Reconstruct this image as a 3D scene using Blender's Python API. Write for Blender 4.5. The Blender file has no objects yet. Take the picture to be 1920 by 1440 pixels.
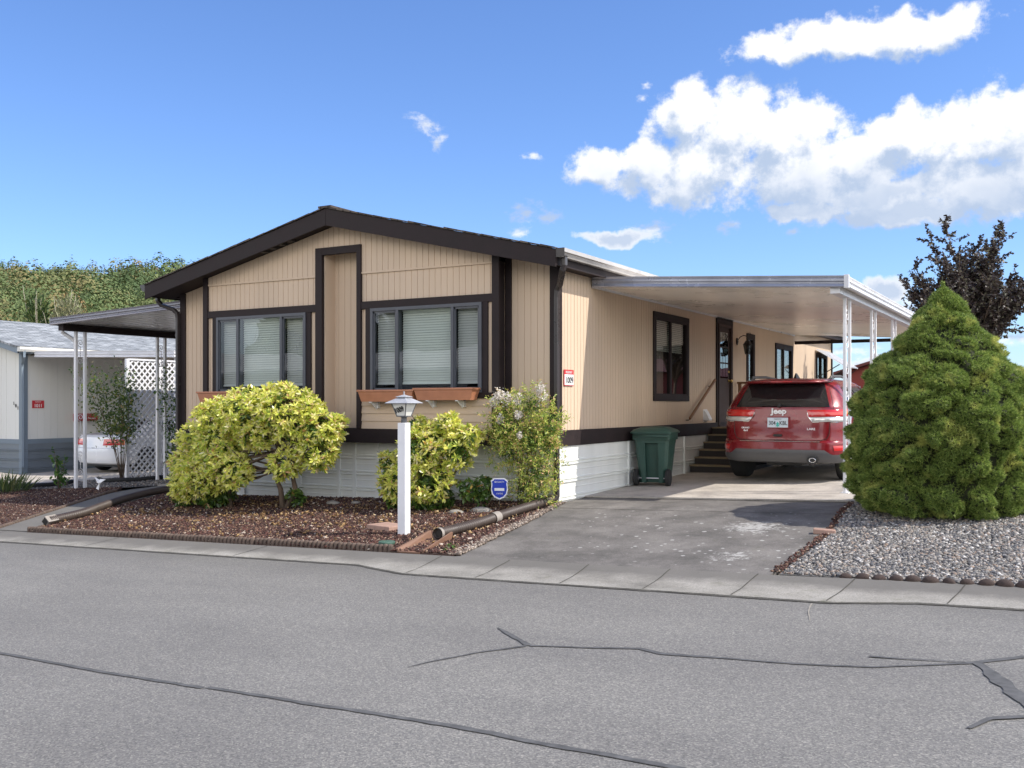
import bpy, math, random
import numpy as np
from mathutils import Vector, Matrix, noise
from mathutils.geometry import delaunay_2d_cdt
random.seed(7); RNG = np.random.default_rng(7)
S = bpy.context.scene; COL = S.collection
R = math.radians

# ------------------------------------------------------------------ camera
cam_d = bpy.data.cameras.new("camera"); cam = bpy.data.objects.new("camera", cam_d); COL.objects.link(cam)
cam.location = (6.062, -11.853, 1.345)
cam.rotation_euler = (R(90), 0, R(29.7))
cam_d.sensor_width = 36; cam_d.lens = 34.86; cam_d.shift_y = 0.01927
cam_d.clip_end = 20000
S.camera = cam

# ------------------------------------------------------------------ nodes
def nd(nt, typ, ins=None, **kw):
    n = nt.nodes.new(typ)
    for k, v in kw.items(): setattr(n, k, v)
    if ins:
        for k, v in ins.items():
            if isinstance(v, bpy.types.NodeSocket): nt.links.new(v, n.inputs[k])
            else: n.inputs[k].default_value = v
    return n
def mth(nt, op, a, b=None, c=None, clamp=False):
    d = {0: a}
    if b is not None: d[1] = b
    if c is not None: d[2] = c
    n = nd(nt, 'ShaderNodeMath', d, operation=op); n.use_clamp = clamp
    return n.outputs[0]
def mixc(nt, f, a, b, typ='MIX'):
    n = nt.nodes.new('ShaderNodeMix'); n.data_type = 'RGBA'; n.blend_type = typ
    for i, v in ((0, f), (6, a), (7, b)):
        if isinstance(v, bpy.types.NodeSocket): nt.links.new(v, n.inputs[i])
        elif i == 0: n.inputs[i].default_value = v
        else: n.inputs[i].default_value = (*v, 1) if len(v) == 3 else v
    return n.outputs[2]
def ramp(nt, f, stops, interp='LINEAR'):
    n = nt.nodes.new('ShaderNodeValToRGB'); nt.links.new(f, n.inputs[0]); cr = n.color_ramp; cr.interpolation = interp
    while len(cr.elements) < len(stops): cr.elements.new(.5)
    for e, (p, c) in zip(cr.elements, stops):
        e.position = p; e.color = (*c, 1) if len(c) == 3 else c
    return n.outputs[0]
def maprange(nt, v, a, b, c=0., d=1., smooth=False):
    n = nd(nt, 'ShaderNodeMapRange', {0: v, 1: a, 2: b, 3: c, 4: d})
    if smooth: n.interpolation_type = 'SMOOTHSTEP'
    return n.outputs[0]

# ------------------------------------------------------------------ world
SUN_TO = Vector((.862, .18, 1.0)).normalized()
el = math.asin(SUN_TO.z); az = math.atan2(SUN_TO.x, SUN_TO.y)
W = bpy.data.worlds.new("World"); S.world = W; W.use_nodes = True
nt = W.node_tree; nt.nodes.clear()
sky = nt.nodes.new('ShaderNodeTexSky'); sky.sky_type = 'NISHITA'; sky.sun_disc = False
sky.sun_elevation = el; sky.sun_rotation = az; sky.altitude = 200; sky.air_density = 1.0; sky.dust_density = .4; sky.ozone_density = 1.6
CLOUDS = [(-0.4272, 0.2325, 0.038, 0.023), (-0.3847, 0.2339, 0.04, 0.03), (-0.3427, 0.2174, 0.043, 0.032), (-0.3375, 0.2793, 0.04, 0.035), (-0.2962, 0.2649, 0.059, 0.043), (-0.2457, 0.252, 0.054, 0.046), (-0.3219, 0.2416, 0.048, 0.032), (-0.2357, 0.2171, 0.086, 0.038), (-0.1773, 0.2276, 0.059, 0.038), (-0.1396, 0.2435, 0.065, 0.032), (-0.094, 0.239, 0.059, 0.038), (-0.0503, 0.2387, 0.059, 0.046), (-0.0719, 0.195, 0.091, 0.032), (-0.163, 0.1927, 0.108, 0.024), (-0.0166, 0.1987, 0.075, 0.038), (-0.1396, 0.1766, 0.086, 0.012), (-0.2357, 0.1824, 0.043, 0.011), (-0.2457, 0.3327, 0.059, 0.016), (-0.1869, 0.3362, 0.086, 0.022), (-0.1211, 0.3329, 0.065, 0.019), (-0.286, 0.3289, 0.022, 0.013), (-0.4166, 0.1654, 0.038, 0.009), (-0.3821, 0.17, 0.032, 0.013), (-0.505, 0.1871, 0.024, 0.014), (-0.4808, 0.1844, 0.022, 0.01), (-0.6043, 0.2728, 0.019, 0.013), (-0.5936, 0.258, 0.011, 0.011), (-0.2998, 0.1752, 0.01, 0.008), (-0.4958, 0.2435, 0.011, 0.005), (-0.5184, 0.1689, 0.016, 0.006), (-0.1583, 0.1063, 0.024, 0.017), (-0.1442, 0.0934, 0.032, 0.016), (-0.0503, 0.0561, 0.032, 0.011), (-0.1869, 0.0518, 0.032, 0.008), (-0.1489, 0.0386, 0.043, 0.008), (-0.0546, 0.0274, 0.032, 0.011), (-0.3847, 0.3081, 0.008, 0.005), (-0.3874, 0.2961, 0.01, 0.005), (-0.2382, 0.1634, 0.008, 0.005),
 (0.12, 0.24, 0.12, 0.05), (0.3, 0.3, 0.12, 0.05), (1.9, 0.3, 0.3, 0.08), (-2.2, .35, .3, .09), (2.9, .25, .3, .06)]
g = bpy.data.node_groups.new('cloud_field', 'ShaderNodeTree')
g.interface.new_socket('P', in_out='INPUT', socket_type='NodeSocketVector')
g.interface.new_socket('D', in_out='OUTPUT', socket_type='NodeSocketFloat')
g.interface.new_socket('W', in_out='OUTPUT', socket_type='NodeSocketFloat')
gi = g.nodes.new('NodeGroupInput'); go = g.nodes.new('NodeGroupOutput')
wn = nd(g, 'ShaderNodeTexNoise', {'Vector': gi.outputs[0], 'Scale': 26., 'Detail': 3., 'Roughness': .5})
wv = nd(g, 'ShaderNodeVectorMath', {0: wn.outputs['Color'], 1: (.5, .5, .5)}, operation='SUBTRACT')
ws = nd(g, 'ShaderNodeVectorMath', {0: wv.outputs[0], 'Scale': .03}, operation='SCALE')
wp = nd(g, 'ShaderNodeVectorMath', {0: gi.outputs[0], 1: ws.outputs[0]}, operation='ADD')
sep = nd(g, 'ShaderNodeSeparateXYZ', {0: wp.outputs[0]})
flat = nd(g, 'ShaderNodeCombineXYZ', {0: sep.outputs[0], 1: sep.outputs[1]})
acc = None; wisp = None
for (a, e, rx, ry) in CLOUDS:
    s1 = nd(g, 'ShaderNodeVectorMath', {0: flat.outputs[0], 1: (a, e, 0)}, operation='SUBTRACT')
    s2 = nd(g, 'ShaderNodeVectorMath', {0: s1.outputs[0], 1: (1/rx/1.12, 1/ry/1.12, 0)}, operation='MULTIPLY')
    s3 = nd(g, 'ShaderNodeVectorMath', {0: s2.outputs[0]}, operation='LENGTH')
    d = mth(g, 'SUBTRACT', 1., s3.outputs['Value'])
    if rx < .036 and ry < .0165:
        wisp = d if wisp is None else mth(g, 'MAXIMUM', wisp, d); continue
    acc = d if acc is None else mth(g, 'SMOOTH_MAX', acc, d, .12)
fb = nd(g, 'ShaderNodeTexNoise', {'Vector': gi.outputs[0], 'Scale': 38., 'Detail': 8., 'Roughness': .62})
fd = mth(g, 'MULTIPLY_ADD', fb.outputs['Fac'], 1.5, -.75)
dd = mth(g, 'ADD', acc, fd)
g.links.new(dd, go.inputs[0])
wf = nd(g, 'ShaderNodeTexNoise', {'Vector': nd(g, 'ShaderNodeVectorMath', {0: gi.outputs[0], 1: (1., 1.5, 1.)}, operation='MULTIPLY').outputs[0], 'Scale': 60., 'Detail': 7., 'Roughness': .65})
g.links.new(mth(g, 'ADD', wisp, mth(g, 'MULTIPLY_ADD', wf.outputs['Fac'], 3.2, -1.75)), go.inputs[1])
tc = nt.nodes.new('ShaderNodeTexCoord')
sp = nd(nt, 'ShaderNodeSeparateXYZ', {0: tc.outputs['Generated']})
azn = mth(nt, 'ARCTAN2', sp.outputs[0], sp.outputs[1]); eln = mth(nt, 'ARCSINE', sp.outputs[2])
P = nd(nt, 'ShaderNodeCombineXYZ', {0: azn, 1: eln})
WISP = []
def cf(vec):
    n = nt.nodes.new('ShaderNodeGroup'); n.node_tree = g; nt.links.new(vec, n.inputs[0]); WISP.append(n.outputs[1]); return n.outputs[0]
D0 = cf(P.outputs[0])
Ps = nd(nt, 'ShaderNodeVectorMath', {0: P.outputs[0], 1: (.010, .022, 0)}, operation='ADD')
D1 = cf(Ps.outputs[0])
cov = mth(nt, 'MAXIMUM', maprange(nt, D0, .06, .46, smooth=True), maprange(nt, WISP[0], .0, 1.1, 0., .85, smooth=True))
grad = mth(nt, 'SUBTRACT', D0, D1)
lit = maprange(nt, grad, -.42, .30, smooth=True)
thick = maprange(nt, D0, .2, 1.1)
lown = nd(nt, 'ShaderNodeTexNoise', {'Vector': P.outputs[0], 'Scale': 14., 'Detail': 4.})
base_g = maprange(nt, mth(nt, 'MULTIPLY_ADD', lown.outputs['Fac'], .10, eln), .295, .225, 0., .85, smooth=True)
lit2 = mth(nt, 'SUBTRACT', lit, mth(nt, 'MULTIPLY', thick, mth(nt, 'ADD', base_g, .1)), clamp=True)
lit2 = mth(nt, 'MULTIPLY', lit, mth(nt, 'SUBTRACT', 1., mth(nt, 'MULTIPLY', maprange(nt, D0, .15, .7), base_g, clamp=True)), clamp=True)
ccol = mixc(nt, lit2, (.46, .56, .73), (1.0, 1.0, 1.01))
skyc = mixc(nt, 1.0, sky.outputs[0], (SKT := (.62, .78, 1.08)), 'MULTIPLY')
cb = nd(nt, 'ShaderNodeVectorMath', {0: ccol, 'Scale': 5.8}, operation='SCALE')
# bright broken cloud added outside the view, made up to lift the fill light
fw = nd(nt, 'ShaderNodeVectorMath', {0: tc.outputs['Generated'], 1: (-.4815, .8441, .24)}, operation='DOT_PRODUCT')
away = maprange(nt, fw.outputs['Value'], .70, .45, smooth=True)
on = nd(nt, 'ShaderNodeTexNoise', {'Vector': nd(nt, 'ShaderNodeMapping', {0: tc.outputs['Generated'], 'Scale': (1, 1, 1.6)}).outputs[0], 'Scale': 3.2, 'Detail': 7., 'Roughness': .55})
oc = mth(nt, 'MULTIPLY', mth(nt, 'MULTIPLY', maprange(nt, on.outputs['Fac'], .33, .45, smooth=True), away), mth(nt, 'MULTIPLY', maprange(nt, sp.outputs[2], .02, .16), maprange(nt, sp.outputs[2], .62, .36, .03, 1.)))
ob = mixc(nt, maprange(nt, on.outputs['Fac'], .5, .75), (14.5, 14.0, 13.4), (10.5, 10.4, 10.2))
wc = mixc(nt, mth(nt, 'MULTIPLY', cov, .97), skyc, cb.outputs[0])
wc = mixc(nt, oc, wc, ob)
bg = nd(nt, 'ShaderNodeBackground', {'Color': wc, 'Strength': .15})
wo = nt.nodes.new('ShaderNodeOutputWorld'); nt.links.new(bg.outputs[0], wo.inputs[0])

# ------------------------------------------------------------------ sun
sl = bpy.data.lights.new('sun', 'SUN'); sl.energy = 4.2; sl.angle = R(.53); sl.color = (1, .945, .86)
so = bpy.data.objects.new('sun', sl); COL.objects.link(so); so.location = (20, 5, 30)
so.rotation_euler = SUN_TO.to_track_quat('Z', 'Y').to_euler()
S.view_settings.view_transform = 'Standard'; S.view_settings.look = 'None'; S.view_settings.gamma = 1
S.view_settings.exposure = 0.38

# ------------------------------------------------------------------ materials
MATS = {}
def newmat(name):
    m = bpy.data.materials.new(name); m.use_nodes = True; MATS[name] = m
    return m, m.node_tree, m.node_tree.nodes['Principled BSDF']
def paint(name, col, rough=.5, var=.12, scale=2.5, bump=.0, bscale=60., metal=0., coat=0., spec=.5, streak=False):
    m, n, b = newmat(name)
    tc = n.nodes.new('ShaderNodeTexCoord')
    v = tc.outputs['Object']
    if streak:
        v = nd(n, 'ShaderNodeMapping', {0: v, 'Scale': (1, 1, .12)}).outputs[0]
    a = nd(n, 'ShaderNodeTexNoise', {'Vector': v, 'Scale': scale, 'Detail': 6., 'Roughness': .6})
    f = maprange(n, a.outputs['Fac'], .3, .7, 1 - var, 1 + var)
    c = nd(n, 'ShaderNodeVectorMath', {0: (col[0], col[1], col[2]), 'Scale': f}, operation='SCALE')
    n.links.new(c.outputs[0], b.inputs['Base Color'])
    b.inputs['Metallic'].default_value = metal; b.inputs['Specular IOR Level'].default_value = spec
    rr = maprange(n, a.outputs['Fac'], .3, .7, max(0.02, rough - .07), min(1, rough + .07)); n.links.new(rr, b.inputs['Roughness'])
    b.inputs['Coat Weight'].default_value = coat; b.inputs['Coat Roughness'].default_value = .03
    if bump:
        a2 = nd(n, 'ShaderNodeTexNoise', {'Vector': tc.outputs['Object'], 'Scale': bscale, 'Detail': 4.})
        bp = nd(n, 'ShaderNodeBump', {'Strength': .6, 'Distance': bump, 'Height': a2.outputs['Fac']})
        n.links.new(bp.outputs[0], b.inputs['Normal'])
    return m
def leafmat(name, stops, trans=.35, rough=.4, patch=None, pscale=3.):
    m, n, b = newmat(name)
    ge = n.nodes.new('ShaderNodeNewGeometry')
    c = ramp(n, ge.outputs['Random Per Island'], stops)
    if patch:
        tc = n.nodes.new('ShaderNodeTexCoord')
        a = nd(n, 'ShaderNodeTexNoise', {'Vector': tc.outputs['Object'], 'Scale': pscale, 'Detail': 2.})
        c = mixc(n, maprange(n, a.outputs['Fac'], patch[1], patch[2]), c, patch[0])
    n.links.new(c, b.inputs['Base Color']); b.inputs['Roughness'].default_value = rough
    tr = nd(n, 'ShaderNodeBsdfTranslucent', {'Color': c})
    mx = nd(n, 'ShaderNodeMixShader', {0: trans, 1: b.outputs[0], 2: tr.outputs[0]})
    n.links.new(mx.outputs[0], n.nodes['Material Output'].inputs[0])
    return m
def glassmat(name, tint=(.75, .8, .8), refl=1.5, rough=0.0):
    m, n, b = newmat(name)
    lw = nd(n, 'ShaderNodeLayerWeight', {'Blend': .5})
    f = mth(n, 'MULTIPLY_ADD', mth(n, 'POWER', lw.outputs['Facing'], 4.), .9, .045 * refl, clamp=True)
    t = nd(n, 'ShaderNodeBsdfTransparent', {'Color': (*tint, 1)})
    gl = nd(n, 'ShaderNodeBsdfGlossy', {'Color': (1, 1, 1, 1), 'Roughness': rough})
    tc = n.nodes.new('ShaderNodeTexCoord')
    a = nd(n, 'ShaderNodeTexNoise', {'Vector': tc.outputs['Object'], 'Scale': 1.3, 'Detail': 1.})
    bp = nd(n, 'ShaderNodeBump', {'Strength': .3, 'Distance': .012, 'Height': a.outputs['Fac']})
    n.links.new(bp.outputs[0], gl.inputs['Normal'])
    mx = nd(n, 'ShaderNodeMixShader', {0: f, 1: t.outputs[0], 2: gl.outputs[0]})
    n.links.new(mx.outputs[0], n.nodes['Material Output'].inputs[0])
    return m
siding_m = paint('siding_tan', (.60, .465, .34), .75, .07, 1.6, .0012, 90, streak=True)
brown = paint('brown_trim', (.024, .0165, .017), .65, .25, 4, .0015, 40, spec=.25)
brown_g = paint('brown_gutter', (.04, .034, .034), .3, .1, 3)
gut_light = paint('gutter_aluminium', (.42, .40, .38), .35, .15, 4)
skirt_m = paint('white_skirting', (.80, .81, .77), .45, .08, 2.0, streak=True)
skirt_gray = paint('grey_blue_skirting', (.17, .20, .23), .5, .08, 2)
alu = paint('aluminium_white', (.66, .66, .68), .32, .08, 3)
soffit_pan = paint('carport_pan', (.92, .86, .78), .30, .10, .8)
white_post = paint('white_post_paint', (.80, .80, .82), .4, .04, 6)
win_frame = paint('window_frame_grey', (.075, .08, .095), .4, .1, 4)
blind_m = paint('blind_slats', (.84, .84, .76), .5, .04, 3)
dark_in = paint('interior_dark', (.03, .028, .028), .8, .2, 2)
curtain = paint('curtain', (.35, .31, .27), .8, .1, 3)
terra = paint('terracotta_plastic', (.44, .185, .10), .45, .1, 6)
door_m = paint('door_brown', (.045, .026, .022), .7, .15, 3)
brass = paint('brass', (.6, .42, .15), .3, .05, 5, metal=1)
black_m = paint('black_metal', (.015, .015, .015), .45, .2, 8)
rubber = paint('rubber', (.018, .018, .018), .8, .2, 10, .001, 80)
wood = paint('rail_wood', (.22, .11, .05), .55, .2, 6)
step_tread = paint('step_tread', (.22, .17, .10), .7, .2, 6)
step_riser = paint('step_riser', (.03, .024, .022), .7, .2, 6)
nwall = paint('neighbour_wall', (.72, .72, .68), .7, .06, 1, streak=True)
ntrim = paint('neighbour_trim', (.19, .24, .29), .6, .08, 2)
red_m = paint('red_paint', (.40, .02, .02), .4, .1, 4)
binm = paint('bin_green', (.032, .078, .062), .42, .12, 5, .0008, 60)
lid_g = paint('valve_lid_green', (.06, .12, .09), .6, .2, 8)
pipe_b = paint('corrugated_brown', (.062, .045, .036), .5, .18, 6)
pipe_c = paint('pipe_coupler', (.30, .27, .24), .5, .15, 6)
splash_b = paint('splash_brown', (.21, .115, .075), .6, .15, 4)
pavers = paint('paver_pink', (.36, .23, .18), .85, .15, 12, .003, 60)
bark = paint('bark', (.12, .085, .06), .9, .25, 12, .006, 40)
redhouse = paint('red_house_wall', (.20, .028, .02), .7, .08, 1)
glass = glassmat('window_glass')
glass_side = glassmat('window_glass_side', (.6, .62, .6), 1.5)
digit_m = paint('digit_black', (.02, .02, .02), .5, .05, 5)
sign_w = paint('sign_white', (.8, .8, .8), .5, .03, 5)
sign_r = paint('sign_red', (.55, .03, .04), .5, .05, 5)
blue_m = paint('shield_blue', (.01, .04, .42), .35, .05, 5)
grey_pl = paint('grey_plastic', (.075, .078, .082), .5, .1, 6)
chrome = paint('chrome', (.75, .75, .77), .12, .03, 5, metal=1)
stone_m = paint('grey_rock', (.25, .23, .20), .9, .3, 9, .01, 20)
edge_m = paint('edging_concrete', (.055, .038, .032), .9, .35, 14, .006, 50)
edge_dk = paint('scallop_edging_concrete', (.115, .082, .064), .9, .35, 14, .004, 60)

# shingles
def shingle(name, base, hi, sc):
    m, n, b = newmat(name)
    tc = n.nodes.new('ShaderNodeTexCoord')
    br = nd(n, 'ShaderNodeTexBrick', {'Vector': nd(n, 'ShaderNodeMapping', {0: tc.outputs['Object'], 'Rotation': (0, 0, R(90))}).outputs[0], 'Color1': (*base, 1), 'Color2': (*hi, 1), 'Mortar': (base[0]*.5, base[1]*.5, base[2]*.5, 1), 'Scale': sc, 'Mortar Size': .012, 'Bias': -.1, 'Brick Width': .35, 'Row Height': .14})
    a = nd(n, 'ShaderNodeTexNoise', {'Vector': tc.outputs['Object'], 'Scale': 5., 'Detail': 8., 'Roughness': .75})
    c = mixc(n, 1., br.outputs[0], ramp(n, a.outputs['Fac'], [(.3, (.6, .6, .6)), (.7, (1.35, 1.35, 1.35))]), 'MULTIPLY')
    n.links.new(c, b.inputs['Base Color']); b.inputs['Roughness'].default_value = .92
    bp = nd(n, 'ShaderNodeBump', {'Strength': .8, 'Distance': .012, 'Height': br.outputs['Fac']}); n.links.new(bp.outputs[0], b.inputs['Normal'])
    return m
shing_b = shingle('shingle_brown', (.07, .055, .045), (.14, .115, .09), 1.)
shing_g = shingle('shingle_grey', (.20, .215, .225), (.40, .42, .43), 1.)

# ground materials
def asphalt():
    m, n, b = newmat('asphalt')
    tc = n.nodes.new('ShaderNodeTexCoord'); o = tc.outputs['Object']
    a = nd(n, 'ShaderNodeTexNoise', {'Vector': o, 'Scale': .35, 'Detail': 5., 'Roughness': .55})
    v = nd(n, 'ShaderNodeTexVoronoi', {'Vector': o, 'Scale': 120., 'Randomness': 1.})
    f2 = nd(n, 'ShaderNodeTexNoise', {'Vector': o, 'Scale': 60., 'Detail': 6., 'Roughness': .8})
    base = ramp(n, a.outputs['Fac'], [(.3, (.172, .165, .152)), (.7, (.216, .208, .190))])
    vc = nd(n, 'ShaderNodeSeparateColor', {0: v.outputs['Color']})
    sp = ramp(n, vc.outputs[0], [(0., (.55, .55, .57)), (.45, (.88, .88, .89)), (.8, (1.1, 1.09, 1.08)), (1., (1.6, 1.58, 1.52))])
    c = mixc(n, .9, base, sp, 'MULTIPLY')
    c = mixc(n, 1., c, ramp(n, f2.outputs['Fac'], [(.3, (.8, .8, .8)), (.7, (1.2, 1.2, 1.2))]), 'MULTIPLY')
    sx = nd(n, 'ShaderNodeSeparateXYZ', {0: o}); low = nd(n, 'ShaderNodeTexNoise', {'Vector': nd(n, 'ShaderNodeMapping', {0: o, 'Scale': (.25, 1., 1.)}).outputs[0], 'Scale': 1.1, 'Detail': 6., 'Roughness': .6})
    c = mixc(n, 1., c, ramp(n, low.outputs['Fac'], [(.3, (.86, .86, .87)), (.5, (1, 1, 1)), (.7, (1.1, 1.1, 1.09))]), 'MULTIPLY')
    # dirt washed into the outer edge of the lane
    ed = mth(n, 'MULTIPLY_ADD', low.outputs['Fac'], .5, sx.outputs[1]); c = mixc(n, maprange(n, ed, -4.2, -3.6, 0., .35), c, (.10, .095, .085))
    st = nd(n, 'ShaderNodeTexNoise', {'Vector': o, 'Scale': 2.2, 'Detail': 5., 'Roughness': .7}); c = mixc(n, maprange(n, st.outputs['Fac'], .66, .74, 0., .3), c, (.09, .09, .092))
    n.links.new(c, b.inputs['Base Color']); b.inputs['Roughness'].default_value = .85
    bp = nd(n, 'ShaderNodeBump', {'Strength': .9, 'Distance': .006, 'Height': f2.outputs['Fac']}); n.links.new(bp.outputs[0], b.inputs['Normal'])
    return m
def concrete(name, c1, c2, dark, spots=0., spec=.9, moss=0., band=False):
    m, n, b = newmat(name)
    tc = n.nodes.new('ShaderNodeTexCoord'); o = tc.outputs['Object']
    a = nd(n, 'ShaderNodeTexNoise', {'Vector': o, 'Scale': 1.6, 'Detail': 9., 'Roughness': .68})
    f2 = nd(n, 'ShaderNodeTexNoise', {'Vector': o, 'Scale': 70., 'Detail': 5., 'Roughness': .8})
    c = ramp(n, a.outputs['Fac'], [(.3, dark), (.48, c1), (.7, c2)])
    c = mixc(n, 1., c, ramp(n, f2.outputs['Fac'], [(.3, (.62, .62, .62)), (.5, (1, 1, 1)), (.72, (1.5, 1.5, 1.5))]), 'MULTIPLY')
    if moss:
        mo = nd(n, 'ShaderNodeTexNoise', {'Vector': o, 'Scale': 4., 'Detail': 8., 'Roughness': .8})
        c = mixc(n, maprange(n, mo.outputs['Fac'], .58, .68, 0., moss), c, (.10, .10, .05))
    if band:   # grime settled along the back edge of the strip
        sy = nd(n, 'ShaderNodeSeparateXYZ', {0: o}); bn = nd(n, 'ShaderNodeTexNoise', {'Vector': o, 'Scale': 3., 'Detail': 8., 'Roughness': .7})
        yy = mth(n, 'MULTIPLY_ADD', bn.outputs['Fac'], .5, mth(n, 'SUBTRACT', sy.outputs[1], .25))
        c = mixc(n, maprange(n, yy, -3.66, -3.40, 0., .85), c, (.12, .112, .10))
    if spots:
        vo = nd(n, 'ShaderNodeTexVoronoi', {'Vector': o, 'Scale': 11., 'Randomness': 1.})
        nn = nd(n, 'ShaderNodeTexNoise', {'Vector': o, 'Scale': 45., 'Detail': 3.})
        rr = nd(n, 'ShaderNodeSeparateColor', {0: vo.outputs['Color']})
        rad = maprange(n, rr.outputs[0], .35, 1., 0.0, .30)
        d = mth(n, 'ADD', vo.outputs['Distance'], mth(n, 'MULTIPLY_ADD', nn.outputs['Fac'], .3, -.15))
        s = maprange(n, mth(n, 'SUBTRACT', rad, d), -.02, .05)
        big = nd(n, 'ShaderNodeTexNoise', {'Vector': o, 'Scale': .9, 'Detail': 2.})
        # lichen grows thickest around two spots near the right edge of the drive
        den = None
        for (cx, cy, r) in ((3.0, -1.15, 1.1), (3.15, -2.5, .9), (1.5, -1.0, .9), (1.9, -2.1, .8)):
            q = nd(n, 'ShaderNodeVectorMath', {0: o, 1: (cx, cy, 0)}, operation='DISTANCE')
            f = maprange(n, q.outputs['Value'], r, .1, 0., 1., True)
            den = f if den is None else mth(n, 'MAXIMUM', den, f)
        s = mth(n, 'MULTIPLY', s, maprange(n, mth(n, 'MULTIPLY_ADD', big.outputs['Fac'], .9, den), .50, .85, .15, 1.))
        nn2 = nd(n, 'ShaderNodeTexNoise', {'Vector': o, 'Scale': 12., 'Detail': 6., 'Roughness': .75})
        p2 = None
        for (cx, cy, r) in ((3.0, -1.15, .75), (3.2, -2.55, .55)):
            q = nd(n, 'ShaderNodeVectorMath', {0: o, 1: (cx, cy, 0)}, operation='DISTANCE')
            f = maprange(n, q.outputs['Value'], r, .0, 0., .32, True)
            p2 = f if p2 is None else mth(n, 'MAXIMUM', p2, f)
        s2 = maprange(n, mth(n, 'ADD', nn2.outputs['Fac'], p2), .72, .82)
        s = mth(n, 'MAXIMUM', s, s2)
        c = mixc(n, mth(n, 'MULTIPLY', s, .62), c, (.50, .49, .46))
    n.links.new(c, b.inputs['Base Color']); b.inputs['Roughness'].default_value = .9
    bp = nd(n, 'ShaderNodeBump', {'Strength': .7, 'Distance': .005, 'Height': f2.outputs['Fac']}); n.links.new(bp.outputs[0], b.inputs['Normal'])
    return m
asph = asphalt()
conc_drive = concrete('concrete_drive', (.125, .115, .105), (.205, .19, .172), (.065, .062, .055), spots=1., moss=.3)
conc_slab = concrete('concrete_slab', (.42, .38, .33), (.52, .475, .42), (.26, .235, .21))
conc_walk = concrete('concrete_walk', (.26, .245, .215), (.35, .33, .295), (.16, .15, .13), moss=.55, band=True)
soil = concrete('soil', (.085, .05, .04), (.12, .07, .055), (.05, .032, .028))
dirt = concrete('dirt_ground', (.12, .10, .07), (.17, .15, .10), (.07, .07, .045))
seal_m = paint('crack_seal', (.10, .10, .10), .9, .3, 14, spec=.2)
def islandmat(name, stops, rough=.9):
    m, n, b = newmat(name)
    ge = n.nodes.new('ShaderNodeNewGeometry')
    c = ramp(n, ge.outputs['Random Per Island'], stops)
    n.links.new(c, b.inputs['Base Color']); b.inputs['Roughness'].default_value = rough
    return m
peb_m = islandmat('pebbles', [(0., (.035, .035, .04)), (.25, (.10, .10, .105)), (.5, (.19, .18, .165)), (.7, (.28, .255, .225)), (.85, (.24, .17, .125)), (.92, (.40, .38, .36)), (1., (.55, .53, .50))], .75)
mulch_m = islandmat('mulch_chips', [(0., (.02, .012, .010)), (.4, (.06, .026, .020)), (.72, (.115, .048, .036)), (.88, (.19, .115, .075)), (.96, (.32, .23, .16)), (1., (.6, .52, .44))])

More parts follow.
